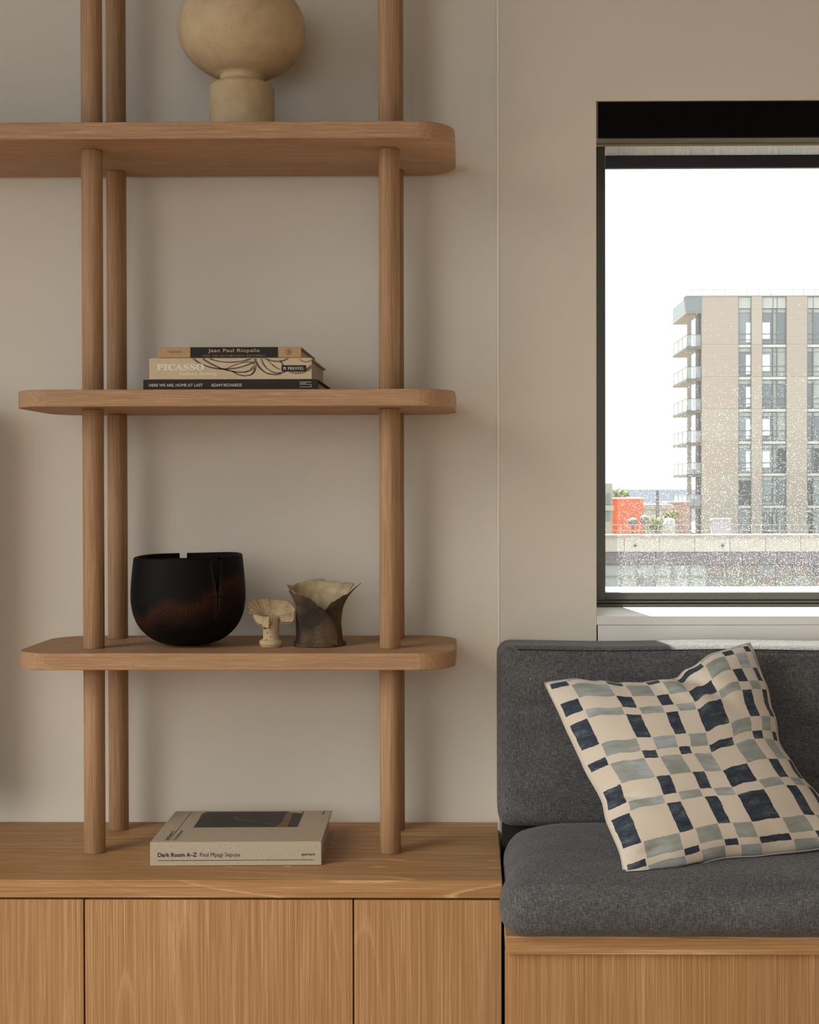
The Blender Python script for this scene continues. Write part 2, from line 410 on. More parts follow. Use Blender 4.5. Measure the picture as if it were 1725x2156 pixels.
# ------------------------------------------------------------------ cabinets, worktop
WTZ = 0.4984
CF = -0.362
wt = tag(link('worktop', boxes_mesh('worktop', [(-2.20 + 0.68, 0.0415 + 0.68, -0.181, 0.1795, 0.0, WTZ - 0.472)], M['oak_x'], 0.0012), None, (-0.68, -0.1815, 0.472)),
         'long oak worktop with limed grain carrying the shelf posts', 'worktop')
def cabinet(x0, x1, doors, label, back=-0.004):
    root = tag(empty('base_cabinet', ((x0 + x1) / 2, -0.18, 0.0)), label, 'cabinet', 'oak base cabinets under the worktop')
    cx = (x0 + x1) / 2
    link('body', boxes_mesh('body', [(x0 - cx + 0.0005, x1 - cx - 0.0005, -0.158, 0.176, 0.0, 0.4712)], M['dark_gap']), root)
    for (a, b) in doors:
        link('door', boxes_mesh('door', [(-(b - a) / 2, (b - a) / 2, -0.0095, 0.0095, 0.0, 0.4686 - 0.03)], M['oak_z'], 0.0009), root, ((a + b) / 2 - cx, CF + 0.0097 + 0.18 + 0.0008, 0.03))
    return root
cabinet(-2.199, -0.5768, [(-2.198, -1.7800), (-1.7785, -1.3800), (-1.3785, -0.9785), (-0.9768, -0.5782)], 'oak cabinet with vertical grain at the left end of the worktop')
cabinet(-0.5768, -0.1782, [(-0.5756, -0.1793)], 'wide oak cabinet with one broad door in the middle')
cabinet(-0.1782, 0.0406, [(-0.1771, 0.0403)], 'narrow oak cabinet beside the cushioned bench')

tv = tag(empty('unseen_television', (-1.40, -0.06, 0.56)), 'assumed black TV, unseen left of the shelving, added to shade the wall', 'unseen_television')  # assumed set out of view, added to cast the wall's soft left shadow
link('casing', boxes_mesh('casing', [(-0.565, 0.565, -0.028, 0.040, 0.0, 0.655)], plain('tv_casing', (0.02, 0.02, 0.021), 0.5), 0.004), tv)
link('screen', boxes_mesh('screen', [(-0.553, 0.553, -0.031, -0.0285, 0.012, 0.643)], plain('tv_screen', (0.008, 0.008, 0.009), 0.15, 0.5)), tv)
link('wall_mount', boxes_mesh('wall_mount', [(-0.15, 0.15, 0.0405, 0.0595, 0.2, 0.45)], M['hem']), tv)

# ------------------------------------------------------------------ shelving unit
SH = {'low': (0.7970, 0.8232), 'mid': (1.2022, 1.2285), 'top': (1.6115, 1.6378)}
shelf = tag(empty('shelf_unit', (-0.37, -0.145, WTZ)), 'open oak shelving of rounded boards on round posts standing on the worktop', 'shelf')
def spart(name, me, loc): return link(name, me, shelf, (loc[0] + 0.37, loc[1] + 0.145, loc[2] - WTZ))
SY0, SY1 = -0.275, -0.014
for k, (x0, cn) in (('low', (-0.7145, (1, 1, 1, 1))), ('mid', (-0.7155, (1, 1, 1, 1))), ('top', (-2.16, (1, 1, 1, 1)))):
    z0, z1 = SH[k]; cx = (x0 - 0.0285) / 2
    spart('shelf_board', slab_mesh('shelf_board', x0 - cx, -0.0285 - cx, SY0 + 0.145, SY1 + 0.145, 0, z1 - z0, 0.062, M['oak_shelf'], 0.0016, corners=cn), (cx, -0.145, z0))
PR = 0.0166
def post_mesh(h):
    prof = [(0.0, 0.0), (PR - 0.001, 0.0), (PR, 0.0012), (PR, h - 0.0016), (PR - 0.001, h - 0.0004), (0.0, h - 0.0004)]
    V, F = lathe_vf(prof, 40)
    me = mesh('post', V, F, M['oak_post'], True)
    for p in me.polygons:
        if abs(p.normal.z) > 0.3: p.use_smooth = False
    return me
levels = [(WTZ, SH['low'][0]), (SH['low'][1], SH['mid'][0]), (SH['mid'][1], SH['top'][0]), (SH['top'][1], 2.45)]
for i, (a, b) in enumerate(levels):
    pm = post_mesh(b - a)
    for (px, py) in ((-0.6034, -0.2022), (-0.6034, -0.0515), (-0.1326, -0.2022), (-0.1336, -0.0515)):
        spart('post', pm, (px, py, a))
fm = post_mesh(SH['top'][0] - WTZ)
for py in (-0.2022, -0.0515): spart('post', fm, (-2.06, py, WTZ))

# ------------------------------------------------------------------ bench
def weave(name, dark, mid, light, s=1.0, blue=0.0):
    g = G(name); c = g.coord()
    a = g.noise(g.scale(c, (90 * s, 950 * s, 950 * s)), 1.0, 2, 0.65)
    b = g.noise(g.scale(c, (950 * s, 90 * s, 90 * s)), 1.0, 2, 0.65)
    e = g.noise(c, 1400 * s, 1, 0.5)
    f = g.math('ADD', g.math('ADD', g.math('MULTIPLY', a, 0.40), g.math('MULTIPLY', b, 0.40)), g.math('MULTIPLY', e, 0.20))
    soft = g.noise(g.scale(c, (8, 26, 26)), 1.0, 2, 0.5)
    f2 = g.math('ADD', f, g.math('MULTIPLY', g.math('SUBTRACT', soft, 0.5), 0.10))
    col = g.ramp(f2, [(0.36, dark), (0.5, mid), (0.66, light)])
    g.bsdf(col, 0.9, 0.1, bump=f, bstr=0.5, bdist=0.0012, sheen=0.15); return g.m
M['weave'] = weave('grey_melange_weave', (0.026, 0.026, 0.027), (0.090, 0.090, 0.092), (0.25, 0.248, 0.24), 1.45)
M['stitch'] = plain('seam_thread', (0.035, 0.035, 0.036), 0.9, 0.1)
BX0 = 0.0445; BX1 = 1.9; BF = -0.45
bench = tag(empty('bench', (0.97, -0.2, 0.0)), 'built-in oak bench under the window', 'bench')
def npart(name, b, mat, bevel=0.001):
    x0, x1, y0, y1, z0, z1 = b
    return link(name, boxes_mesh(name, [(x0 - 0.97, x1 - 0.97, y0 + 0.2, y1 + 0.2, z0, z1)], mat, bevel), bench)
npart('seat_board', (BX0, BX1, BF, WY - 0.001, 0.4185, 0.4440), M['oak_x'])
npart('front_panel', (BX0 - 0.0003, 0.99, BF + 0.010, BF + 0.029, 0.06, 0.4180), M['oak_z'])
npart('front_panel', (0.9925, BX1, BF + 0.010, BF + 0.029, 0.06, 0.4180), M['oak_z'])
npart('side_panel', (BX0, BX0 + 0.018, BF + 0.030, WY - 0.001, 0.0, 0.4180), M['dark_gap'])
npart('shade_board', (BX0 + 0.002, BX1, -0.150, WY - 0.001, 0.4442, 0.5296), M['dark_gap'])  # dark board added to paint the shade under the back cushion
npart('plinth', (BX0 + 0.02, BX1, BF + 0.06, BF + 0.08, 0.0, 0.06), M['dark_gap'])
# seat cushion
def seat_fn(p):
    v = min(1.0, max(0.0, (p.y + 0.478) / 0.24))
    top = min(1.0, max(0.0, (p.z - 0.445) / 0.07))
    edge = min(1.0, max(0.0, (p.x - 0.035) / 0.11)); edge = edge * (2 - edge)
    z = p.z + top * (0.037 * v * (2 - v) * (0.25 + 0.75 * edge) + 0.0014 * sin(p.x * 23) * sin(p.y * 31))
    x = p.x
    if p.y < -0.375:      # ahead of the cabinet front the cushion swells out a little
        k = min(1.0, (-0.375 - p.y) / 0.04); k = k * k * (3 - 2 * k)
        x -= 0.0095 * k * max(0.0, 1 - (p.x - 0.043) / 0.05)
    return (x, p.y, z)
def seat_top(x, y):
    return seat_fn(Vector((x, y, 0.5145)))[2] - 0.031 * max(0.0, (-0.447 - y) / 0.031) ** 2.5
seat = tag(empty('seat_cushion', (0.97, -0.25, 0.4445)), 'long grey woven seat cushion lying on the oak bench', 'cushion')
sm = soft_box('pad', 0.0455, 1.88, -0.478, -0.198, 0.4445, 0.5145, 0.031, M['weave'], seat_fn, 40)
sm.transform(Matrix.Translation((-0.97, 0.25, -0.4445))); link('pad', sm, seat)
def seam(parent, pts, off, r=0.0009):
    link('seam', tube_mesh('seam', [(p[0] - off[0], p[1] - off[1], p[2] - off[2]) for p in pts], r, M['stitch'], 5), parent)
SO = (0.97, -0.25, 0.4445)
seam(seat, [seat_fn(Vector((0.085 + 1.75 * k / 60, -0.461, 0.5086))) for k in range(61)], SO)
seam(seat, [seat_fn(Vector((0.07 + 1.77 * k / 60, -0.4715, 0.4585))) for k in range(61)], SO, 0.0007)
# back cushion
BT = -0.185
def back_fn(p):
    h = (p.z - 0.50) / 0.32
    y = p.y
    if p.y < -0.12: y -= 0.010 * sin(pi * min(1, max(0, h))) * min(1, max(0, (p.x - 0.04) / 0.08))
    z = p.z + 0.0012 * sin(p.x * 17 + 1.0)
    return (p.x, y, z)
backc = tag(empty('back_cushion', (0.97, -0.125, 0.4445)), 'long grey woven back cushion standing against the window wall', 'cushion')
bm_ = soft_box('pad', 0.0385, 1.88, BT, WY - 0.004, 0.5312, 0.8225, 0.022, M['weave'], back_fn, 40)
bm_.transform(Matrix.Translation((-0.97, 0.125, -0.4445))); link('pad', bm_, backc)
seam(backc, [back_fn(Vector((0.07 + 1.78 * k / 60, BT + 0.0058, 0.8167))) for k in range(61)], (0.97, -0.125, 0.4445), 0.0008)

# ------------------------------------------------------------------ pillow
def pillow_material():
    g = G('painted_check_cotton')
    uv = g.coord('UV')
    c = g.coord('Object')
    w1 = g.noise(g.scale(uv, (14, 14, 1)), 1.0, 3, 0.6, color=True)
    w2 = g.noise(g.scale(uv, (160, 160, 1)), 1.0, 2, 0.6, color=True)
    def off(n, a):
        s_ = g.n('VectorMath', operation='SUBTRACT'); g.l(n, s_.inputs[0]); s_.inputs[1].default_value = (0.5, 0.5, 0.5)
        m_ = g.n('VectorMath', operation='SCALE'); g.l(s_.outputs[0], m_.inputs[0]); m_.inputs['Scale'].default_value = a; return m_.outputs[0]
    a1 = g.n('VectorMath', operation='ADD'); g.l(uv, a1.inputs[0]); g.l(off(w1, 0.014), a1.inputs[1])
    a2 = g.n('VectorMath', operation='ADD'); g.l(a1.outputs[0], a2.inputs[0]); g.l(off(w2, 0.0035), a2.inputs[1])
    sp = g.n('SeparateXYZ'); g.l(a2.outputs[0], sp.inputs[0])
    # columns: 1 = navy stripe, 0.5 = broad band, 0 = bare cotton
    navy = [(0.012, 0.092), (0.260, 0.322), (0.435, 0.492), (0.583, 0.718), (0.838, 0.888), (0.950, 0.978)]
    broad = [(0.098, 0.257), (0.329, 0.431), (0.498, 0.579), (0.725, 0.834), (0.893, 0.946), (0.982, 1.0)]
    def bands(sock, lst):
        st = [(0.0, 0.0)]
        for a, b in lst: st += [(a, 1.0), (b, 0.0)]
        st = [(p, v) for p, v in st if p <= 1.0]
        return g.ramp(sock, st, 'CONSTANT')
    cn, cb = bands(sp.outputs[0], navy), bands(sp.outputs[0], broad)
    rows_s = [(0.0, 0.012), (0.046, 0.130), (0.203, 0.243), (0.379, 0.446), (0.487, 0.588), (0.677, 0.717), (0.859, 0.928), (0.956, 1.0)]
    rows_n = [(0.013, 0.044), (0.131, 0.202), (0.245, 0.378), (0.447, 0.486), (0.589, 0.676), (0.719, 0.858), (0.929, 0.954)]
    rs, rn = bands(sp.outputs[1], rows_s), bands(sp.outputs[1], rows_n)
    wash = g.noise(g.scale(uv, (9, 26, 1)), 1.0, 4, 0.65)
    dry = g.noise(g.scale(uv, (60, 300, 1)), 1.0, 3, 0.7)
    cell = g.noise(g.scale(uv, (5.5, 4.2, 1)), 1.0, 0, 0.5)
    cotton = g.ramp(g.noise(g.scale(uv, (420, 420, 1)), 1.0, 2), [(0.3, (0.60, 0.535, 0.435)), (0.7, (0.68, 0.61, 0.505))])
    sage = g.ramp(g.math('ADD', g.math('MULTIPLY', wash, 0.7), g.math('MULTIPLY', cell, 0.3)), [(0.34, (0.235, 0.265, 0.235)), (0.52, (0.32, 0.345, 0.315)), (0.68, (0.42, 0.44, 0.42))])
    blue = g.ramp(wash, [(0.35, (0.26, 0.30, 0.32)), (0.65, (0.42, 0.46, 0.49))])
    sage = g.mix(g.ramp(cell, [(0.50, 0.0), (0.62, 0.8)]), sage, blue)
    nv = g.ramp(g.math('ADD', g.math('MULTIPLY', wash, 0.55), g.math('MULTIPLY', dry, 0.45)), [(0.36, (0.018, 0.025, 0.040)), (0.52, (0.042, 0.055, 0.075)), (0.70, (0.17, 0.20, 0.22))])
    col = g.mix(g.math('MULTIPLY', cb, rs), cotton, sage)
    col = g.mix(g.math('MULTIPLY', cn, rn), col, nv)
    fine = g.noise(g.scale(uv, (700, 700, 1)), 1.0, 1)
    g.bsdf(col, 0.85, 0.15, bump=fine, bstr=0.15, bdist=0.0005, sheen=0.1); return g.m
def lerp_tab(tab, t):
    for (a, x), (b, y) in zip(tab, tab[1:]):
        if t <= b:
            f = (t - a) / (b - a); f = f * f * (3 - 2 * f); return x + (y - x) * f
    return tab[-1][1]
PTL, PTR = Vector((0.109, -0.272, 0.7775)), Vector((0.4333, -0.222, 0.8330))
PBL, PBR = Vector((0.2170, -0.430, 0.5155)), Vector((0.5680, -0.352, 0.548))
PXs = 1 / 1345.0
dip = [(0, 0), (.12, 3), (.24, 19), (.33, 33), (.45, 42), (.585, 47), (.66, 31), (.82, 7), (1, 0)]
lefti = [(0, 0), (.2, 4), (.44, 8), (.62, 16), (.72, 9), (.85, 10), (1, 0)]
righti = [(0, 0), (.2, 12), (.35, 28), (.5, 48), (.62, 42), (.78, 24), (1, 0)]
boti = [(0, 0), (.2, 7), (.42, 17), (.6, 10), (.8, 6), (1, 0)]
ex = (PTR - PTL).normalized(); ey = (PBL - PTL).normalized()
ENN = ex.cross(ey).normalized()
if ENN.y > 0: ENN = -ENN          # towards the room
def edge_pt(side, t):
    if side == 't': return PTL.lerp(PTR, t) + ey * lerp_tab(dip, t) * PXs
    if side == 'b': return PBL.lerp(PBR, t) - ey * lerp_tab(boti, t) * PXs
    if side == 'l': return PTL.lerp(PBL, t) + ex * lerp_tab(lefti, t) * PXs
    return PTR.lerp(PBR, t) - ex * lerp_tab(righti, t) * PXs
def coons(u, v):
    c = (1 - v) * edge_pt('t', u) + v * edge_pt('b', u) + (1 - u) * edge_pt('l', v) + u * edge_pt('r', v)
    return c - ((1 - u) * (1 - v) * PTL + u * (1 - v) * PTR + (1 - u) * v * PBL + u * v * PBR)
def puff(u, v):
    a = max(0.0, 1 - abs(2 * u - 1) ** 2.6) ** 0.62; b = max(0.0, 1 - abs(2 * v - 1) ** 2.6) ** 0.62
    return a * b
def wrinkle(u, v, front):
    w = 0.0
    # crease running down from the dented top edge
    d = (u - 0.60) - 0.55 * v
    w -= 0.016 * exp(-(d / 0.045) ** 2) * exp(-(v / 0.22) ** 2)
    w += 0.007 * exp(-((d + 0.10) / 0.05) ** 2) * exp(-(v / 0.20) ** 2)
    # puckers from the seams
    el = exp(-u / 0.05); er = exp(-(1 - u) / 0.06); eb = exp(-(1 - v) / 0.05); et = exp(-v / 0.05)
    w += 0.0022 * (el * sin(v * 41 + 0.6) + er * sin(v * 33 + 1.0) + eb * sin(u * 37) + et * sin(u * 35 + 2.0))
    w -= 0.007 * exp(-((u - 0.10) / 0.07) ** 2 - ((v - 0.64 - 0.4 * (u - 0.1)) / 0.022) ** 2)
    w += 0.004 * exp(-((u - 0.12) / 0.09) ** 2 - ((v - 0.69 - 0.4 * (u - 0.1)) / 0.03) ** 2)
    w -= 0.006 * exp(-((u - 0.13) / 0.05) ** 2 - ((v - 0.90) / 0.018) ** 2)
    w += 0.0018 * sin(9 * u + 4 * v) * sin(7 * v + 1)
    return w if front else 0.4 * w
def make_pillow():
    n = 110; V = []; F = []; UV = []
    idx = {}
    def ss(k):
        t = k / n; return 0.5 - 0.5 * cos(pi * t) if False else t
    for side in (0, 1):
        for j in range(n + 1):
            for i in range(n + 1):
                if side and (i in (0, n) or j in (0, n)):
                    idx[(1, i, j)] = idx[(0, i, j)]; continue
                u, v = ss(i), ss(j)
                p = coons(u, v)
                t = puff(u, v)
                if side == 0: p = p + ENN * (0.052 * t + wrinkle(u, v, True) * min(1.0, t * 2.2))
                else: p = p - ENN * (0.034 * t + wrinkle(u, v, False) * min(1.0, t * 2.2))
                if p.y > BT - 0.014 and p.z < 0.81: p.y = BT - 0.014
                p.z = max(p.z, seat_top(p.x, p.y) + 0.0015)
                idx[(side, i, j)] = len(V); V.append(p); UV.append((u, v))
    for side in (0, 1):
        for j in range(n):
            for i in range(n):
                q = [idx[(side, i, j)], idx[(side, i + 1, j)], idx[(side, i + 1, j + 1)], idx[(side, i, j + 1)]]
                F.append(q if side else q[::-1])
    base = Vector((0.34, -0.37, 0.52))
    me = mesh('cover', [p - base for p in V], F, pillow_material(), True)
    uvl = me.uv_layers.new(name='UVMap')
    for lp in me.loops: uvl.data[lp.index].uv = UV[lp.vertex_index]
    root = tag(empty('throw_pillow', base), 'cream throw pillow painted with navy and sage checks leaning on the grey back cushion', 'pillow')
    link('cover', me, root)
    pts = [edge_pt('l', k / 60) - base for k in range(61)] + [edge_pt('b', k / 60) - base for k in range(1, 61)]
    link('seam', tube_mesh('seam', pts, 0.0009, plain('pillow_seam', (0.55, 0.50, 0.43), 0.9)), root)
    pts = [edge_pt('t', k / 60) - base for k in range(61)] + [edge_pt('r', k / 60) - base for k in range(1, 61)]
    link('seam', tube_mesh('seam', pts, 0.0009, bpy.data.materials['pillow_seam']), root)
    zp = edge_pt('b', 0.06) - base
    link('loose_thread', tube_mesh('loose_thread', [zp + Vector((0.010, -0.012, 0.002)), zp + Vector((0.016, -0.020, 0.0)), zp + Vector((0.024, -0.022, -0.001)), zp + Vector((0.004, -0.034, -0.003))], 0.0008, bpy.data.materials['pillow_seam']), root)
make_pillow()

# ------------------------------------------------------------------ vase on the top shelf
def clay(name, a, b, spot, scale=35, rough=0.8, spots=0.0, sscale=260):
    g = G(name); c = g.coord()
    n = g.noise(c, scale, 4, 0.6)
    col = g.ramp(n, [(0.3, a), (0.7, b)])
    v = g.n('TexVoronoi'); g.l(c, v.inputs['Vector']); v.inputs['Scale'].default_value = sscale
    sc = g.n('SeparateColor'); g.l(v.outputs['Color'], sc.inputs[0])
    d = g.math('MULTIPLY', g.math('LESS_THAN', v.outputs['Distance'], 0.22), g.math('LESS_THAN', sc.outputs[1], spots))
    col = g.mix(g.math('MULTIPLY', d, 0.75), col, spot)
    g.bsdf(col, rough, 0.2, bump=g.noise(c, 400, 3, 0.6), bstr=0.25, bdist=0.0008); return g.m
M['vase'] = clay('buff_stoneware', (0.50, 0.375, 0.215), (0.61, 0.47, 0.285), (0.16, 0.10, 0.05), spots=0.10, sscale=330)
vz = SH['top'][1] + 0.0003
prof = [(0.0, 0.0), (0.050, 0.0), (0.0525, 0.003), (0.0525, 0.045), (0.0525, 0.088), (0.0515, 0.0925), (0.047, 0.0960), (0.0395, 0.0985), (0.0365, 0.1005), (0.0352, 0.105), (0.0362, 0.111)]
ball = []
for k in range(2, 30):
    a = -pi / 2 + pi * k / 31.0
    r = 0.1035 * abs(cos(a)) ** 0.86; z = 0.186 + 0.080 * sin(a)
    if r > 0.0372 or a > 0: ball.append((max(r, 0.024), z))
prof += ball + [(0.022, 0.2645), (0.021, 0.280), (0.024, 0.285), (0.021, 0.287), (0.017, 0.280), (0.017, 0.262)]
V, F = lathe_vf(prof, 72)
tag(link('vase', mesh('vase', V, F, M['vase'], True), None, (-0.3766, -0.13, vz)), 'buff stoneware vase with a squashed globe on a thick cylindrical foot', 'vase')

# ------------------------------------------------------------------ charred bowl
def charred():
    g = G('charred_turned_wood'); c = g.coord()
    sp = g.n('SeparateXYZ'); g.l(c, sp.inputs[0])
    dx = g.math('ADD', sp.outputs['X'], 0.030); dz = g.math('MULTIPLY', g.math('SUBTRACT', sp.outputs['Z'], 0.085), 0.75)
    dist = g.math('SQRT', g.math('ADD', g.math('MULTIPLY', dx, dx), g.math('MULTIPLY', dz, dz)))
    ring = g.math('ADD', g.math('MULTIPLY', dist, 9.0), g.math('MULTIPLY', g.noise(c, 22, 3, 0.55), 0.30))
    rings = g.ramp(g.math('FRACT', g.math('MULTIPLY', ring, 26.0)), [(0, 0.0), (0.5, 1.0), (1, 0.0)])
    band = g.math('ADD', g.math('SUBTRACT', sp.outputs['Z'], g.math('MULTIPLY', sp.outputs['X'], 0.36)), g.math('MULTIPLY', g.math('SUBTRACT', g.noise(c, 13, 3), 0.5), 0.07))
    m_ = g.ramp(band, [(0.030, 0.0), (0.052, 0.45), (0.070, 1.0), (0.084, 0.0)])
    brown = g.ramp(rings, [(0.0, (0.020, 0.0068, 0.0035)), (1.0, (0.040, 0.0135, 0.0055))])
    col = g.mix(m_, g.ramp(rings, [(0, (0.0025, 0.002, 0.0018)), (1, (0.0045, 0.0035, 0.003))]), brown)
    g.bsdf(col, 0.62, 0.12, bump=rings, bstr=0.12, bdist=0.0006); return g.m
M['char'] = charred()
M['charin'] = plain('charred_inside', (0.005, 0.004, 0.0035), 0.75, 0.15)
def make_bowl():
    R = 0.0915; H = 0.145
    # outer profile (r, z); rim slightly drawn in
    op = smooth_profile([(0.0001, 0.0), (0.030, 0.0016), (0.055, 0.0095), (0.0745, 0.0255), (0.0860, 0.0455), (0.0912, 0.0700), (0.0912, 0.095), (0.0892, 0.120), (0.0868, 0.1425)], 5)
    top = [(0.0858, 0.1442), (0.0832, 0.1448), (0.0808, 0.1436)]
    ip = smooth_profile([(0.0795, 0.140), (0.0815, 0.118), (0.0832, 0.092), (0.080, 0.066), (0.070, 0.040), (0.050, 0.020), (0.026, 0.012), (0.0001, 0.010)], 5)
    P = op + top + ip
    no = len(op)
    def half(c, z):           # half width of a split at height z (metres)
        if c == 0:   # front crack
            return 0.0066 * min(1, max(0.0, (z - 0.085) / 0.045)) ** 0.9 + (0.0010 if z > 0.055 else 0.0)
        return 0.0062 * min(1, max(0.0, (z - 0.105) / 0.006))
    thc = (-pi / 2 + 0.72, pi / 2 + 0.30)        # front crack right of the middle, back notch left of it
    arcs = ((thc[0], thc[1], 0, 1), (thc[1], thc[0] + 2 * pi, 1, 0))
    V, F, FM = [], [], []
    for (a0, a1, c0, c1) in arcs:
        n = 44; base = len(V)
        for (r, z) in P:
            for k in range(n + 1):
                t = k / n
                h0 = half(c0, z) / max(r, 0.02); h1 = half(c1, z) / max(r, 0.02)
                th = a0 + h0 + (a1 - a0 - h0 - h1) * t
                zz = z
                if z > 0.11: zz += (z - 0.11) / 0.035 * (0.0022 * cos(th - 0.6) + 0.0008 * sin(3 * th))
                V.append((r * cos(th), r * sin(th), zz))
        m_ = n + 1
        for i in range(len(P) - 1):
            for k in range(n):
                F.append((base + i * m_ + k, base + i * m_ + k + 1, base + (i + 1) * m_ + k + 1, base + (i + 1) * m_ + k)); FM.append(0 if i < no + 2 else 1)
        # close the split walls between outer and inner skins
        for k in (0, n):
            for i in range(no - 1):
                z = P[i][1]
                j = min(range(no + 3, len(P) - 1), key=lambda q: abs(P[q][1] - z)); j2 = min(range(no + 3, len(P) - 1), key=lambda q: abs(P[q][1] - P[i + 1][1]))
                if z > 0.05:
                    f = [base + i * m_ + k, base + (i + 1) * m_ + k, base + j2 * m_ + k, base + j * m_ + k]
                    if len(set(f)) == 4: F.append(f); FM.append(1)
    me = mesh('shell', V, F, [M['char'], M['charin']], True, FM)
    root = tag(empty('wooden_bowl', (-0.4618, -0.158, SH['low'][1] + 0.0003)), 'black charred wooden bowl with a split rim on the lower shelf', 'bowl')
    link('shell', me, root)
    # fine branching crack below the split
    def onb(th, z):
        r = 0.0917 if z > 0.06 else 0.0905
        return (r * cos(th), r * sin(th), z)
    t0 = thc[0]
    pts = [onb(t0 + d, z) for d, z in ((0.0, 0.086), (0.05, 0.082), (0.12, 0.078), (0.22, 0.074))]
    link('crack', tube_mesh('crack', pts, 0.0009, M['charin']), root)
    pts = [onb(t0 + d, z) for d, z in ((-0.0, 0.084), (-0.08, 0.083), (-0.18, 0.081))]
    link('crack', tube_mesh('crack', pts, 0.0007, M['charin']), root)
make_bowl()

# ------------------------------------------------------------------ mushroom-shaped ceramic
M['mush'] = clay('speckled_cream_clay', (0.46, 0.345, 0.195), (0.57, 0.445, 0.27), (0.24, 0.10, 0.03), scale=60, spots=0.30, sscale=150)
def make_mushroom():
    root = tag(empty('ceramic_mushroom', (-0.3238, -0.186, SH['low'][1] + 0.0003)), 'small speckled cream ceramic mushroom with a torn flaring cap', 'ornament')
    prof = [(0.0, 0.0), (0.0155, 0.0), (0.0160, 0.002), (0.0180, 0.0035), (0.0188, 0.007), (0.0180, 0.0102), (0.0140, 0.0118), (0.0130, 0.014), (0.0126, 0.024), (0.0131, 0.034), (0.0144, 0.043), (0.0152, 0.0490)]
    prof += [(0.0125, 0.0495), (0.0105, 0.040), (0.0001, 0.036)]
    V, F = lathe_vf(smooth_profile(prof[:12], 2) + prof[12:], 36)
    link('stem', mesh('stem', V, F, M['mush'], True), root)
    # cap: three torn lobes; angle seen from above, 0 = right, 90 = back, -90 = front
    lobes = [  # a0, a1, reach(t), rim height(t)
        (-35, 118, [(0, .019), (.2, .036), (.45, .0395), (.75, .034), (1, .029)], [(0, .040), (.12, .0385), (.35, .058), (.65, .071), (1, .0735)]),
        (110, 205, [(0, .029), (.35, .033), (.7, .0375), (1, .036)], [(0, .074), (.4, .0735), (.75, .067), (1, .056)]),
        (203, 284, [(0, .030), (.4, .031), (.75, .0285), (1, .018)], [(0, .050), (.4, .039), (.7, .031), (1, .0385)]),
    ]
    for (a0, a1, rt, zt) in lobes:
        n, m_ = 30, 12; V, F = [], []
        for side in (0, 1):
            for j in range(m_ + 1):
                s = j / m_
                for i in range(n + 1):
                    t = i / n; a = radians(a0 + (a1 - a0) * t)
                    R = lerp_tab(rt, t) + 0.0007 * sin(t * 40); Z = lerp_tab(zt, t) + 0.0005 * sin(t * 33 + 1)
                    r0, z0 = 0.0128, 0.0455
                    r = r0 + (R - r0) * s
                    if Z > 0.055:
                        z = z0 + (Z - z0) * (s ** 0.75)
                    else:
                        z = z0 + (Z - z0) * s ** 2.2 + 0.013 * s * (1 - s) * 1.8
                    th = 0.0022 * (1 - 0.5 * s)
                    V.append((r * cos(a), r * sin(a), z - (th if side else 0)))
        o1 = (n + 1) * (m_ + 1)
        for j in range(m_):
            for i in range(n):
                q = [j * (n + 1) + i, j * (n + 1) + i + 1, (j + 1) * (n + 1) + i + 1, (j + 1) * (n + 1) + i]
                F.append(q[::-1]); F.append([x + o1 for x in q])
        rim = [(j, 0) for j in range(m_ + 1)] + [(m_, i) for i in range(1, n + 1)] + [(j, n) for j in range(m_ - 1, -1, -1)]
        ids = [j * (n + 1) + i for j, i in rim]
        for p, q in zip(ids, ids[1:]): F.append([p, q, q + o1, p + o1])
        link('cap_lobe', mesh('cap_lobe', V, F, M['mush'], True), root)
make_mushroom()

# ------------------------------------------------------------------ rolled slab vessel
def bark():
    g = G('crackled_dark_clay'); c = g.coord()
    n = g.noise(c, 24, 4, 0.65)
    v = g.n('TexVoronoi', feature='DISTANCE_TO_EDGE'); g.l(c, v.inputs['Vector']); v.inputs['Scale'].default_value = 560
    crk = g.ramp(v.outputs['Distance'], [(0.02, 0.0), (0.16, 1.0)])
    zone = g.ramp(g.noise(c, 16, 3, 0.5), [(0.42, 0.0), (0.60, 1.0)])
    base = g.ramp(n, [(0.34, (0.022, 0.016, 0.012)), (0.5, (0.052, 0.036, 0.025)), (0.64, (0.115, 0.062, 0.026))])
    gold = g.ramp(crk, [(0.0, (0.03, 0.02, 0.013)), (1.0, (0.24, 0.165, 0.085))])
    col = g.mix(g.math('MULTIPLY', zone, 0.65), base, gold)
    g.bsdf(col, 0.7, 0.25, bump=crk, bstr=0.6, bdist=0.001); return g.m
M['bark'] = bark()
M['bark_in'] = speckled('ochre_glaze', (0.30, 0.235, 0.125), (0.50, 0.41, 0.25), 45, 0.55)
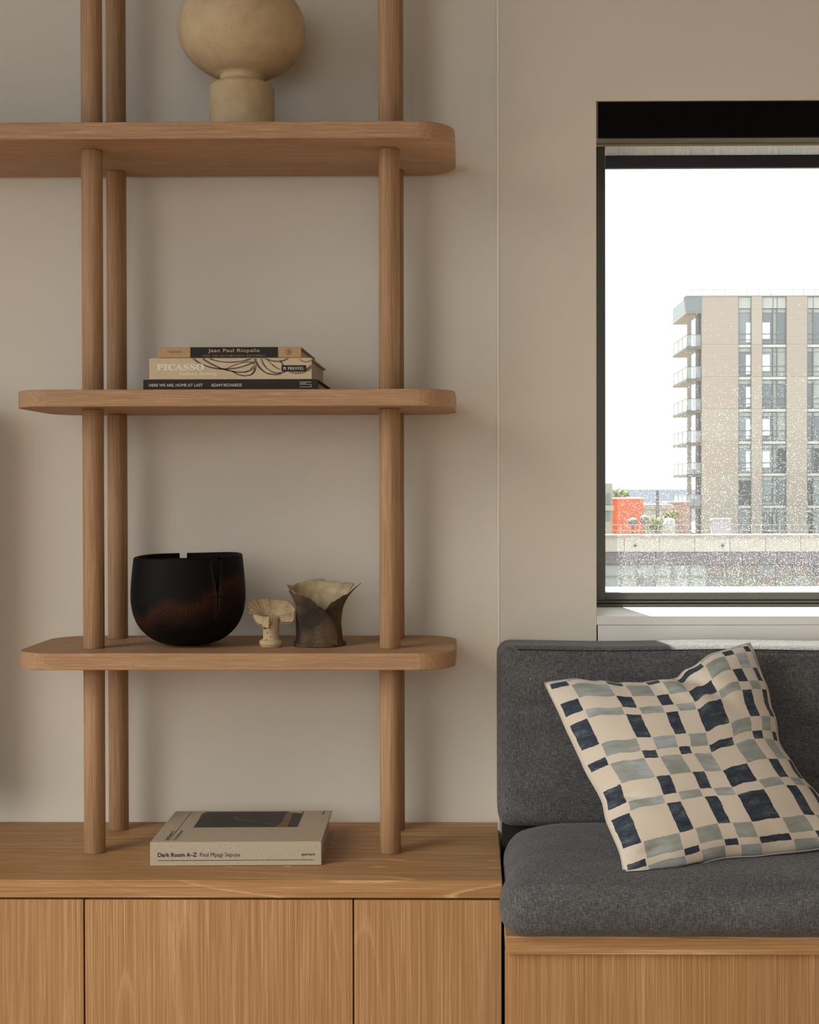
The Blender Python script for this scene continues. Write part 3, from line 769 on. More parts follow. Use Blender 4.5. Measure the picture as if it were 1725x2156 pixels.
def make_vessel():
    root = tag(empty('ceramic_vessel', (-0.2495, -0.165, SH['low'][1] + 0.0003)), 'dark crackled ceramic vessel rolled from a torn sheet with an ochre inside', 'vessel')
    H = 0.0965
    def R(h, th):       # radius of the roll by height and direction
        b = 0.0352 + 0.0014 * cos(2 * th)
        fl = 0.0036 * exp(-h / 0.05) + 0.0135 * max(0.0, (h - 0.45) / 0.55) ** 2.2
        side = 1.0 + 1.15 * exp(-((math.atan2(sin(th - 0.0), cos(th - 0.0))) / 0.5) ** 2) * (h > 0.45)
        left = 0.0040 * exp(-((math.atan2(sin(th - pi), cos(th - pi))) / 0.35) ** 2) * max(0.0, (h - 0.7) / 0.3)
        return b + fl * side + left
    rimtab = [(-1.75, 0.80), (-1.45, 0.70), (-1.12, 0.615), (-0.86, 0.72), (-0.55, 0.79), (-0.30, 0.84), (-0.10, 1.0), (0.05, 1.03), (0.14, 0.92), (0.22, 0.70), (0.30, 0.84), (0.38, 1.02), (0.8, 1.02), (1.3, 1.04), (1.75, 1.085), (2.2, 1.03), (2.75, 0.985), (3.0, 1.0), (3.2, 0.92), (3.5, 0.905), (3.85, 0.875), (4.15, 0.845), (4.40, 0.80), (4.60, 0.74), (4.82, 0.66), (5.05, 0.60), (5.25, 0.52), (5.45, 0.42), (5.60, 0.30)]
    n, m_ = 150, 22
    a0, a1 = -1.15, 5.62
    V, F = [], []
    for side in (0, 1):
        for j in range(m_ + 1):
            for i in range(n + 1):
                t = i / n; th = a0 + (a1 - a0) * t
                top = lerp_tab(rimtab, max(th, -1.12)) + 0.008 * sin(th * 13) + 0.007 * max(0.0, sin(th * 29 + 1)) ** 3
                h = top * j / m_
                r = R(h, th) + 0.0045 * max(0.0, (th - 4.3) / 1.3) - 0.0035 * max(0.0, 1 - (th - a0) / 1.2)
                r += 0.0007 * sin(th * 9 + h * 11) - (0.0024 if side else 0.0)
                V.append((r * cos(th), r * 0.92 * sin(th), 0.004 + (H - 0.004) * h))
    o1 = (n + 1) * (m_ + 1)
    FM = []
    for j in range(m_):
        for i in range(n):
            q = [j * (n + 1) + i, j * (n + 1) + i + 1, (j + 1) * (n + 1) + i + 1, (j + 1) * (n + 1) + i]
            F.append(q); FM.append(0); F.append([x + o1 for x in q][::-1]); FM.append(1)
    rim = [(j, 0) for j in range(m_ + 1)] + [(m_, i) for i in range(1, n + 1)] + [(j, n) for j in range(m_ - 1, -1, -1)]
    ids = [j * (n + 1) + i for j, i in rim]
    for p, q in zip(ids, ids[1:]): F.append([p, q, q + o1, p + o1]); FM.append(1)
    link('rolled_wall', mesh('rolled_wall', V, F, [M['bark'], M['bark_in']], True, FM), root)
    V, F = [], []
    k_ = 48
    for zz, rr in ((0.0, 0.9), (0.0, 1.0), (0.0022, 1.02), (0.0048, 1.0), (0.0052, 0.9)):
        for k in range(k_):
            a = 2 * pi * k / k_; r = rr * (0.0412 + 0.0012 * sin(5 * a + 1) + 0.0007 * sin(11 * a))
            V.append((r * cos(a), 0.94 * r * sin(a), zz + 0.0006 * sin(7 * a) * (zz > 0)))
    for i in range(4):
        for k in range(k_): F.append((i * k_ + k, i * k_ + (k + 1) % k_, (i + 1) * k_ + (k + 1) % k_, (i + 1) * k_ + k))
    F.append(tuple(reversed(range(k_)))); F.append(tuple(range(4 * k_, 5 * k_)))
    link('foot_slab', mesh('foot_slab', V, F, M['bark'], True), root)
make_vessel()

# ------------------------------------------------------------------ books
INKB = plain('ink_black', (0.012, 0.010, 0.009), 0.6)
INKW = plain('ink_cream', (0.62, 0.58, 0.50), 0.6)
PAGES = None
def pages_mat():
    g = G('page_edges'); c = g.coord(); n = g.noise(g.scale(c, (6, 6, 1500)), 1.0, 2, 0.6)
    g.bsdf(g.ramp(n, [(0.3, (0.46, 0.42, 0.35)), (0.7, (0.66, 0.62, 0.53))]), 0.85, 0.1); return g.m
PAGES = pages_mat()
def book(name, loc, rz, L, D, T, mat, label, cover=0.0026, pagein=0.004):
    """lying hardback, spine towards the room (-y); local origin at the middle of the spine's foot"""
    root = tag(empty(name, loc, (0, 0, rz)), label, 'book')
    link('back_cover', boxes_mesh('back_cover', [(-L / 2, L / 2, 0.0015, D, 0.0, cover)], mat, 0.0007), root)
    link('front_cover', boxes_mesh('front_cover', [(-L / 2, L / 2, 0.0015, D, T - cover, T)], mat, 0.0007), root)
    link('spine', boxes_mesh('spine', [(-L / 2, L / 2, 0.0, 0.0028, 0.0002, T - 0.0002)], mat, 0.0009), root)
    link('page_block', boxes_mesh('page_block', [(-L / 2 + pagein, L / 2 - pagein, 0.003, D - pagein, cover, T - cover)], PAGES), root)
    return root
def on_spine(root, name, me, x, z, y=-0.0002):
    return link(name, me, root, (x, y, z), (pi / 2, 0, 0))
def flat_mesh(name, polys, mat):
    V, F = [], []
    for p in polys:
        b = len(V); V += [(x, y, 0) for x, y in p]; F.append(tuple(range(b, b + len(p))))
    return mesh(name, V, F, mat)
def rect(x0, x1, y0, y1): return [(x0, y0), (x1, y0), (x1, y1), (x0, y1)]
def strand(pts, w):
    out = []; 
    for (a, b) in zip(pts, pts[1:]):
        d = Vector((b[0] - a[0], b[1] - a[1])); 
        if d.length < 1e-7: continue
        nrm = Vector((-d.y, d.x)).normalized() * w / 2
        out.append([(a[0] - nrm.x, a[1] - nrm.y), (b[0] - nrm.x, b[1] - nrm.y), (b[0] + nrm.x, b[1] + nrm.y), (a[0] + nrm.x, a[1] + nrm.y)])
    return out
BY = -0.262; MZ = SH['mid'][1] + 0.0003
def bspan(px0, px1, ref0, ref1, L):   # fractions along a spine
    return (px0 - ref0) / (ref1 - ref0) * L - L / 2, (px1 - ref0) / (ref1 - ref0) * L - L / 2
# black book at the bottom of the pile
L1, T1 = 0.2705, 0.0155
blk = plain('book_cloth_dark', (0.020, 0.014, 0.009), 0.65)
b1 = book('book', (-0.3742, BY, MZ), 0.0, L1, 0.196, T1, blk, 'thin black book with white spine lettering at the bottom of the pile')
a, b = bspan(313.3, 426.5, 300.5, 670, L1); on_spine(b1, 'lettering', text_mesh('lettering', 'HERE WE ARE, HOME AT LAST', b - a, 0.0052, INKW, 0.008), a, 0.0040)
a, b = bspan(444, 508.8, 300.5, 670, L1); on_spine(b1, 'lettering', text_mesh('lettering', 'ADAM RICHARDS', b - a, 0.0046, INKW, 0.008), a, 0.0046)
a, b = bspan(631, 656, 300.5, 670, L1); w = b - a
on_spine(b1, 'emblem', flat_mesh('emblem', [rect(0, w, 0.0078, 0.0084), rect(0, w, 0.0040, 0.0046), rect(0, w, 0.0002, 0.0008), rect(w * 0.5, w * 0.5 + 0.0007, 0.0060, 0.0084), rect(w - 0.0007, w, 0.0002, 0.0046), rect(0, w * 0.5, 0.0059, 0.0064)], INKW), a, 0.0034)
# cream book
L2, T2 = 0.2515, 0.0335
crm = speckled('book_paper_cream', (0.50, 0.40, 0.26), (0.55, 0.445, 0.295), 30, 0.6)
b2 = book('book', (-0.3747, BY + 0.002, MZ + T1 + 0.0001), 0.0, L2, 0.205, T2, crm, 'thick cream book with black pen swirls on its spine in the middle of the pile')
R0, R1 = 311, 655
INKP = plain('ink_pale', (0.72, 0.66, 0.56), 0.6)
a, b = bspan(326.7, 427.3, R0, R1, L2); on_spine(b2, 'lettering', text_mesh('lettering', serif('PICASSO', True), b - a, 0.0102, INKP, 0.02), a, 0.0143)
a, b = bspan(374, 453.3, R0, R1, L2); on_spine(b2, 'lettering', text_mesh('lettering', serif('Endlessly Drawing', True), b - a, 0.0062, INKP, 0.0), a, 0.0055)
a, b = bspan(591, 643.3, R0, R1, L2); on_spine(b2, 'imprint_plate', flat_mesh('imprint_plate', [rect(0, b - a, 0, 0.0096)], INKB), a, 0.0122, -0.0003)
a, b = bspan(604.3, 638.8, R0, R1, L2); on_spine(b2, 'lettering', text_mesh('lettering', serif('PRESTEL', True), b - a, 0.0043, INKW, 0.0), a, 0.0148, -0.0005)
a, b = bspan(594.3, 601.5, R0, R1, L2)
fig = strand([(0.0005, 0.0002), (0.0022, 0.0034), (0.0012, 0.0055)], 0.0009) + strand([(0.0022, 0.0034), (0.0046, 0.0004)], 0.0009) + strand([(0.0002, 0.0034), (0.0024, 0.0046), (0.0050, 0.0034)], 0.0008)
on_spine(b2, 'emblem', flat_mesh('emblem', fig, INKW), a, 0.0142, -0.0005)
sw = []
R_ = random.Random(4)
def pxs(x, y): return ((x - R0) / (R1 - R0) * L2 - L2 / 2, (799 - y) / 45.0 * T2)
def bez(p, n=18):
    out = []
    for k in range(n + 1):
        t = k / n; q = list(p)
        while len(q) > 1: q = [((1 - t) * a_[0] + t * b_[0], (1 - t) * a_[1] + t * b_[1]) for a_, b_ in zip(q, q[1:])]
        out.append(q[0])
    return out
fams = [  # pen strands: control polygons on the spine, jittered into bundles
    ([(404, 754.6), (425, 775), (480, 790), (533, 762)], 5), ([(425, 754.6), (455, 778), (520, 800), (533, 772)], 6),
    ([(440, 754.6), (460, 766), (500, 766), (527, 755)], 5), ([(487, 782), (505, 800), (540, 796), (536, 768)], 6),
    ([(535, 754.6), (540, 775), (560, 796), (590, 786)], 6), ([(548, 754.6), (552, 780), (585, 800), (606, 778)], 5),
    ([(556, 754.6), (575, 764), (592, 764), (606, 754.6)], 4), ([(590, 760), (602, 790), (640, 786), (655, 770)], 5),
    ([(600, 778), (620, 792), (640, 786), (654.5, 776)], 4), ([(470, 779), (500, 765), (520, 758), (534, 766)], 4),
    ([(560, 758), (572, 770), (580, 775), (588, 778)], 3), ([(630, 757), (640, 766), (648, 764), (654.5, 758)], 3)]
for ctrl, cnt in fams:
    for q in range(int(cnt * 1.8)):
        pts = bez([(x + R_.uniform(-3, 3), min(797, max(754.8, y + R_.uniform(-2.2, 2.2)))) for x, y in ctrl])
        pts = [pxs(min(654.5, x), min(798, max(754.8, y))) for x, y in pts]
        sw += strand(pts, R_.uniform(0.00018, 0.00042))
on_spine(b2, 'pen_drawing', flat_mesh('pen_drawing', sw, plain('pen_ink', (0.05, 0.045, 0.04), 0.7)), 0, 0, -0.00012)
# tan book with a black band
L3, T3 = 0.2205, 0.0166
tan = plain('book_cloth_tan', (0.42, 0.275, 0.135), 0.65)
b3 = book('book', (-0.3752, BY + 0.001, MZ + T1 + T2 + 0.0002), 0.0, L3, 0.188, T3, tan, 'tan book with a black spine band on top of the pile')
R0, R1 = 331.5, 633
a, b = bspan(398.4, 584, R0, R1, L3); on_spine(b3, 'spine_band', flat_mesh('spine_band', [rect(0, b - a, 0.0004, T3 - 0.0004)], INKB), a, 0, -0.0002)
TANI = plain('ink_tan', (0.46, 0.33, 0.18), 0.6)
a, b = bspan(436.5, 545.3, R0, R1, L3); on_spine(b3, 'lettering', text_mesh('lettering', 'Jean Paul Riopelle', b - a, 0.0070, TANI, 0.012, 1.08), a, 0.0068, -0.0004)
a, b = bspan(424.5, 557, R0, R1, L3); on_spine(b3, 'lettering', text_mesh('lettering', 'AND THE AUTOMATISTE MOVEMENT', b - a, 0.0026, plain('ink_dim', (0.26, 0.22, 0.17), 0.6), 0.004, 1.3), a, 0.0018, -0.0004)
a, b = bspan(350, 380, R0, R1, L3); on_spine(b3, 'lettering', text_mesh('lettering', 'Gagnon', b - a, 0.0050, plain('ink_brown', (0.12, 0.075, 0.035), 0.6), 0.0, 1.1), a, 0.0066)
a, b = bspan(600.5, 612.5, R0, R1, L3); r_ = (b - a) / 2
circ = [(r_ + r_ * cos(2 * pi * k / 24), 0.0085 + r_ * sin(2 * pi * k / 24)) for k in range(22)]
on_spine(b3, 'emblem', flat_mesh('emblem', strand(circ + [(2 * r_ + 0.0006, 0.0098)], 0.0006) + strand([(0.0022, 0.0062), (0.0060, 0.0072), (0.0030, 0.0085), (0.0060, 0.0096), (0.0026, 0.0110)], 0.0006), INKB), a, 0, -0.0002)
# linen book on the worktop
def linen():
    g = G('book_linen'); c = g.coord()
    x = g.noise(g.scale(c, (150, 1500, 1500)), 1.0, 1); y = g.noise(g.scale(c, (1500, 150, 150)), 1.0, 1)
    f = g.math('ADD', g.math('MULTIPLY', x, 0.5), g.math('MULTIPLY', y, 0.5))
    g.bsdf(g.ramp(f, [(0.35, (0.41, 0.345, 0.255)), (0.65, (0.55, 0.475, 0.365))]), 0.85, 0.1, bump=f, bstr=0.2, bdist=0.0005); return g.m
L4, T4, D4 = 0.2620, 0.0366, 0.207
b4 = book('book', (-0.3648, -0.2842, WTZ + 0.0003), radians(1.3), L4, D4, T4, linen(), 'linen bound photography book lying alone on the worktop', 0.003, 0.005)
R0, R1 = 316.5, 677
a, b = bspan(332.8, 415, R0, R1, L4); on_spine(b4, 'lettering', text_mesh('lettering', 'Dark Room A–Z', b - a, 0.0066, INKB, 0.022), a, 0.0138)
a, b = bspan(421.6, 505.4, R0, R1, L4); on_spine(b4, 'lettering', text_mesh('lettering', 'Paul Mpagi Sepuya', b - a, 0.0084, INKB, 0.0), a, 0.0120)
a, b = bspan(635, 663, R0, R1, L4); on_spine(b4, 'lettering', text_mesh('lettering', 'aperture', b - a, 0.0052, INKB, 0.012), a, 0.0136)
a, b = bspan(333, 661, R0, R1, L4); on_spine(b4, 'rule', flat_mesh('rule', [rect(0, b - a, 0, 0.0008)], INKB), a, 0.0080)
def on_top(name, me, u, v, rot=0.0, dz=0.0002): return link(name, me, b4, (u * L4 - L4 / 2, v * D4, T4 + dz), (0, 0, rot))
def cover_print():
    g = G('cover_photograph'); c = g.coord()
    n = g.noise(g.scale(c, (9, 5, 1)), 1.0, 4, 0.6, 0.6)
    g.bsdf(g.ramp(n, [(0.35, (0.016, 0.013, 0.014)), (0.55, (0.035, 0.028, 0.030)), (0.7, (0.065, 0.045, 0.042))]), 0.5, 0.3); return g.m
pw, ph = 0.634 * L4, 0.52 * D4
on_top('cover_photo', flat_mesh('cover_photo', [[(0, 0), (pw, 0), (pw, ph), (0.004, ph), (-0.002, ph * 0.85), (0.0, ph * 0.45)]], cover_print()), 0.190, 0.445)
sk = plain('photo_brown', (0.20, 0.10, 0.045), 0.5)
on_top('photo_detail', flat_mesh('photo_detail', [rect(pw * 0.83, pw * 0.90, 0.0, ph * 0.95), [(pw * 0.79, 0), (pw * 0.83, 0), (pw * 0.83, ph * 0.3)]], sk), 0.190, 0.445, 0, 0.0004)
on_top('photo_detail', flat_mesh('photo_detail', [[(pw * 0.86, ph * 0.93), (pw * 0.99, ph * 0.85), (pw * 0.99, ph * 0.99), (pw * 0.84, ph * 0.99)]], plain('photo_pale', (0.42, 0.38, 0.32), 0.5)), 0.190, 0.445, 0, 0.0005)
hand = strand(bez([(pw * 0.36, ph * 0.62), (pw * 0.30, ph * 0.45), (pw * 0.50, ph * 0.42), (pw * 0.55, ph * 0.40)]), 0.004) + strand(bez([(pw * 0.50, ph * 0.38), (pw * 0.62, ph * 0.18), (pw * 0.75, ph * 0.25), (pw * 0.80, ph * 0.02)]), 0.003)
on_top('photo_detail', flat_mesh('photo_detail', hand, plain('photo_flesh', (0.16, 0.095, 0.075), 0.5)), 0.190, 0.445, 0, 0.0005)
on_top('rule', flat_mesh('rule', [rect(-0.0004, 0.0004, 0, 0.90 * D4)], INKB), 0.106, 0.06)
on_top('lettering', text_mesh('lettering', 'Dark Room A–Z', 0.28 * D4, 0.0062, INKB, 0.022), 0.097, 0.06, pi / 2)
on_top('lettering', text_mesh('lettering', 'Paul Mpagi Sepuya', 0.29 * D4, 0.0070, INKB), 0.150, 0.06, pi / 2)
on_top('lettering', text_mesh('lettering', 'aperture', 0.10 * D4, 0.0046, INKB, 0.012), 0.962, 0.86, pi / 2)

# ------------------------------------------------------------------ outside the window
EXT = {}
def em(key, col, rough=0.8, spec=0.2):
    if key not in EXT: EXT[key] = plain('outside_' + key, col, rough, spec)
    return EXT[key]
def courses(name, a, b):
    g = G(name); c = g.coord(); sp = g.n('SeparateXYZ'); g.l(c, sp.inputs[0])
    f = g.math('FRACT', g.math('MULTIPLY', sp.outputs['Z'], 4.2))
    ln = g.ramp(f, [(0.0, 1.0), (0.16, 0.0), (0.9, 0.0), (1.0, 1.0)])
    n = g.noise(g.scale(c, (0.6, 0.6, 4)), 1.0, 3)
    col = g.mix(g.math('MULTIPLY', ln, 0.30), g.ramp(n, [(0.35, a), (0.65, b)]), tuple(x * 0.6 for x in a))
    g.bsdf(col, 0.85, 0.1); return g.m
BEI = [courses('outside_cladding_warm', (0.44, 0.36, 0.295), (0.455, 0.375, 0.305)), courses('outside_cladding_sand', (0.455, 0.39, 0.315), (0.47, 0.405, 0.325))]
structure(link('ground', boxes_mesh('ground', [(-400, 600, 0.6, 620, -14.5, -14)], em('ground', (0.115, 0.11, 0.10)))), 'street level far below the window')
structure(link('sea', boxes_mesh('sea', [(-9000, 12000, 620, 24000, -26, -25)], em('sea', (0.040, 0.046, 0.058), 1.0, 0.0))), 'pale blue sea on the horizon')
structure(link('rooftop_deck', boxes_mesh('rooftop_deck', [(-30, 70, 61.2, 150, -13.9, -3.5)], em('deck', (0.115, 0.11, 0.10)))), 'raised deck behind the parapet building')

def tall_building():
    root = tag(empty('apartment_tower', (28.0, 136.0, -3.5)), 'tall beige apartment tower with glazed strips and corner balconies', 'building')
    O = Vector((28.0, 136.0, -3.5))
    cache = {}
    def part(name, b, mat, parent=None, po=None):
        x0, x1, y0, y1, z0, z1 = b
        key = (name, round(x1 - x0, 3), round(y1 - y0, 3), round(z1 - z0, 3), mat.name)
        if key not in cache: cache[key] = boxes_mesh(name, [(-(x1 - x0) / 2, (x1 - x0) / 2, -(y1 - y0) / 2, (y1 - y0) / 2, 0, z1 - z0)], mat)
        p = Vector(((x0 + x1) / 2, (y0 + y1) / 2, z0)) - (po or O)
        return link(name, cache[key], parent or root, p), Vector(((x0 + x1) / 2, (y0 + y1) / 2, z0))
    top = 19.64; fl = [15.0 - 3.127 * k for k in range(6)]
    bnds = [top] + fl + [-3.49]
    part('core', (26.2, 39.0, 136.0, 150, -3.49, 19.5), em('core', (0.40, 0.38, 0.34)))
    R2 = random.Random(5)
    for (x0, x1) in ((22.20, 25.74), (27.04, 28.04), (30.44, 32.40), (34.81, 36.9)):
        for i in range(len(bnds) - 1):
            part('cladding_panel', (x0, x1, 134.0 + R2.choice((0, 0.03)), 135.2, bnds[i + 1] + 0.01, bnds[i]), BEI[R2.random() < 0.55])
    FR = em('mullion', (0.20, 0.21, 0.19), 0.5); GL = [plain('outside_glass_a', (0.26, 0.29, 0.27), 0.15, 0.6), plain('outside_glass_b', (0.17, 0.19, 0.20), 0.15, 0.6), plain('outside_glass_c', (0.38, 0.40, 0.36), 0.2, 0.5), plain('outside_glass_dark', (0.06, 0.06, 0.06), 0.15, 0.6)]
    SP = em('spandrel', (0.50, 0.51, 0.46)); SL = em('slab_edge', (0.60, 0.58, 0.53)); LIT = em('seen_through_daylight', (0.86, 0.92, 1.0), 0.4)
    strips = [((25.74, 27.04), [25.74, 27.04], (0.62, 0.98)), ((28.04, 30.44), [28.04, 29.15, 29.55, 30.44], (0.06, 0.75)), ((32.40, 34.81), [32.40, 33.05, 34.81], None)]
    for si, ((x0, x1), cols, lit) in enumerate(strips):
        for i in range(len(bnds) - 1):
            za, zb = bnds[i + 1], bnds[i]
            if zb - za < 1.0: continue
            if i == 0: part('spandrel_panel', (x0 + .04, x1 - .04, 134.22, 134.3, top - 1.12, top - 0.06), SP); zt = top - 1.15
            else: zt = zb - 0.30
            part('slab_edge', (x0, x1, 134.16, 134.5, za - 0.28, za - 0.02), SL)
            w_, wo = part('window', (x0, x1, 134.42, 134.5, za, zt), FR)
            for c0, c1 in zip(cols, cols[1:]):
                narrow = c1 - c0 < 0.5
                gm_ = GL[2] if narrow else (GL[R2.choice((0, 0, 1, 1, 2))] if i < 4 else GL[R2.choice((0, 1, 3, 3))])
                part('pane', (c0 + 0.06, c1 - 0.06, 134.36, 134.41, za + 0.06, zt - 0.45), gm_, w_, wo)
                part('pane', (c0 + 0.06, c1 - 0.06, 134.36, 134.41, zt - 0.40, zt - 0.06), GL[2], w_, wo)
                part('rail', (c0 + 0.02, c1 - 0.02, 134.28, 134.34, za + 0.98, za + 1.05), FR, w_, wo)
                part('rail', (c0 + 0.02, c1 - 0.02, 134.28, 134.34, za + 0.45, za + 0.50), FR, w_, wo)
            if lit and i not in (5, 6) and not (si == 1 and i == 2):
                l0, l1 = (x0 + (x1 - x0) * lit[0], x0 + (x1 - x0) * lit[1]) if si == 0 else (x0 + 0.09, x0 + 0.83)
                part('painted_daylight', (l0, l1, 134.345, 134.358, za + (0.25 if si == 0 else 0.55), za + 2.15), LIT, w_, wo)  # pale panel painted as daylight seen through the flat
            for c0 in cols[1:-1]: part('mullion', (c0 - 0.04, c0 + 0.04, 134.2, 134.5, za, zb), FR)
        for xx in (x0 + 0.03, x1 - 0.03): part('mullion', (xx - 0.03, xx + 0.03, 134.1, 134.5, -3.49, top), FR)
    # roof edge and guard rail
    part('roof_edge', (20.6, 37.0, 133.95, 135.6, top + 0.0, top + 0.10), em('roof_edge', (0.36, 0.33, 0.30)))
    RL = em('guard_rail', (0.20, 0.21, 0.215))
    for k in range(15): part('guard_post', (21.3 + k * 1.1, 21.34 + k * 1.1, 135.1, 135.14, top + 0.10, top + 0.82), RL)
    part('guard_bar', (21.3, 36.8, 135.1, 135.14, top + 0.78, top + 0.82), RL)
    for (x_, w_, h_) in ((24.0, 0.12, .35), (29.3, 0.18, 0.6), (34.1, .14, .4)): part('roof_vent', (x_, x_ + w_, 136, 136 + w_, top - 0.05, top + h_), em('vent', (0.35, 0.34, 0.33)))
    # corner balconies
    CAN = em('canopy', (0.22, 0.25, 0.265)); SLB = em('balcony_slab', (0.17, 0.16, 0.15)); SOF = em('balcony_soffit', (0.28, 0.235, 0.185)); CLM = em('column', (0.24, 0.21, 0.18)); DRK = em('dark_glass', (0.10, 0.10, 0.11), 0.3)
    part('canopy', (20.73, 22.18, 134.0, 143.4, 18.16, 19.62), CAN)
    part('canopy_joint', (20.68, 20.85, 133.97, 134.1, 18.12, 19.64), em('joint', (0.24, 0.24, 0.23)))
    part('canopy_joint', (22.08, 22.19, 133.97, 134.05, 18.12, 19.64), em('joint', (0.24, 0.24, 0.23)))
    part('canopy_soffit', (20.70, 22.18, 133.98, 143.5, 18.02, 18.15), SOF)
    part('column', (20.86, 21.24, 134.2, 134.6, -3.49, 18.02), CLM)
    part('column', (21.74, 21.98, 134.6, 135.0, -3.49, 18.02), CLM)
    part('dark_window', (21.98, 22.19, 134.5, 135.1, -3.49, 18.02), DRK)
    GR = em('balcony_rail', (0.20, 0.20, 0.19))
    g = G('balcony_glass'); t = g.n('BsdfTransparent'); d_ = g.n('BsdfDiffuse'); d_.inputs[0].default_value = (.75, .8, .8, 1); mx = g.n('MixShader'); mx.inputs[0].default_value = 0.22
    g.l(t.outputs[0], mx.inputs[1]); g.l(d_.outputs[0], mx.inputs[2]); g.l(mx.outputs[0], g.out.inputs['Surface'])
    for k in range(6):
        z = 14.62 - 3.107 * k
        part('balcony_slab', (20.73, 22.18, 134.0, 143.4, z, z + 0.20), SLB)
        part('balcony_soffit', (20.75, 22.18, 134.02, 143.4, z - 0.05, z - 0.01), SOF)
        part('balcony_glass', (20.80, 22.16, 134.08, 134.11, z + 0.24, z + 1.30), g.m)
        part('balcony_glass', (20.78, 20.81, 134.15, 142.9, z + 0.24, z + 1.30), g.m)
        part('hand_rail', (20.76, 22.18, 134.06, 134.12, z + 1.30, z + 1.36), GR); part('hand_rail', (20.76, 20.82, 134.12, 142.9, z + 1.30, z + 1.36), GR)
        for xx in (20.76, 21.45, 22.10): part('rail_post', (xx, xx + 0.05, 134.06, 134.12, z + 0.20, z + 1.32), GR)
        for yy in (137.0, 140.0, 142.8): part('rail_post', (20.76, 20.82, yy, yy + 0.07, z + 0.20, z + 1.32), GR)
    part('terrace_chair', (21.3, 21.9, 136, 136.6, 14.62 - 3.107 * 4 + 0.2, 14.62 - 3.107 * 4 + 0.75), em('furn', (0.22, 0.22, 0.20)))
    part('terrace_planter', (20.95, 22.0, 135, 135.6, 14.62 - 3.107 * 5 + 0.2, 14.62 - 3.107 * 5 + 0.95), em('planter', (0.20, 0.22, 0.16)))
tall_building()

def parapet_building():
    O = Vector((10.0, 60.5, -13.9))
    root = tag(empty('low_building', O), 'low building with a pale parapet and grey fascia across the foot of the window', 'building')
    cache = {}
    def part(name, b, mat):
        x0, x1, y0, y1, z0, z1 = b
        key = (name, round(x1 - x0, 3), round(y1 - y0, 3), round(z1 - z0, 3), mat.name)
        if key not in cache: cache[key] = boxes_mesh(name, [(-(x1 - x0) / 2, (x1 - x0) / 2, -(y1 - y0) / 2, (y1 - y0) / 2, 0, z1 - z0)], mat)
        return link(name, cache[key], root, Vector(((x0 + x1) / 2, (y0 + y1) / 2, z0)) - O)
    R3 = random.Random(8)
    part('body', (2.0, 24.0, 60.35, 61.1, -13.9, -1.3), em('low_body', (0.30, 0.28, 0.25)))
    part('coping', (2.0, 24.0, 59.9, 61.15, -1.12, -1.01), em('coping', (0.36, 0.29, 0.25)))
    PP = [em('parapet_a', (0.53, 0.465, 0.385)), em('parapet_b', (0.49, 0.43, 0.35)), em('parapet_c', (0.55, 0.49, 0.41))]
    x = 2.0
    while x < 24:
        part('parapet_panel', (x + 0.01, x + 1.56, 60.0, 60.35, -1.77, -1.12), PP[R3.randrange(3)]); x += 1.57
    for xx in (7.20, 11.07): part('drain_spout', (xx - 0.05, xx + 0.05, 59.9, 60.0, -1.53, -1.45), em('spout', (0.08, 0.07, 0.06)))
    FS = [em('fascia_a', (0.165, 0.145, 0.150)), em('fascia_b', (0.18, 0.16, 0.165))]
    x = 2.0 - 0.06
    while x < 24:
        part('fascia_panel', (x + 0.012, x + 0.758, 59.95, 60.3, -2.33, -1.785), FS[R3.randrange(2)]); x += 0.77
    GLS = [plain('low_glass_pale', (0.32, 0.335, 0.30), 0.3, 0.5), plain('low_glass_grey', (0.21, 0.215, 0.20), 0.2, 0.5), plain('low_glass_olive', (0.20, 0.205, 0.14), 0.3, 0.5), plain('low_glass_brick_reflection', (0.21, 0.155, 0.135), 0.3, 0.5), plain('low_glass_dark', (0.07, 0.065, 0.065), 0.2, 0.5)]
    x = 1.94; i = 0
    while x < 24:
        right = x > 9.9
        for (z0, z1) in ((-2.86, -2.36), (-3.75, -2.92)):
            m_ = GLS[R3.choice((1, 2, 3, 4, 3, 1))] if right else GLS[R3.choice((0, 0, 0, 1))]  # right-hand panes mix in brick reflections painted as glass colour
            part('pane', (x + 0.03, x + 0.74, 60.12, 60.16, z0, z1), m_)
        part('mullion', (x - 0.03, x + 0.03, 60.05, 60.2, -4.0, -2.33), em('low_mullion', (0.22, 0.22, 0.20)))
        x += 0.77; i += 1
    part('transom', (2.0, 24.0, 60.06, 60.2, -2.92, -2.86), em('low_mullion', (0.22, 0.22, 0.20)))
    RL = em('roof_rail', (0.26, 0.25, 0.23))
    x = 2.0
    while x < 24:
        part('rail_post', (x, x + 0.03, 60.7, 60.73, -1.02, -0.58), RL); x += 0.42
    for z_ in (-0.60, -0.86): part('rail_bar', (2.0, 24.0, 60.7, 60.73, z_, z_ + 0.03), RL)
parapet_building()

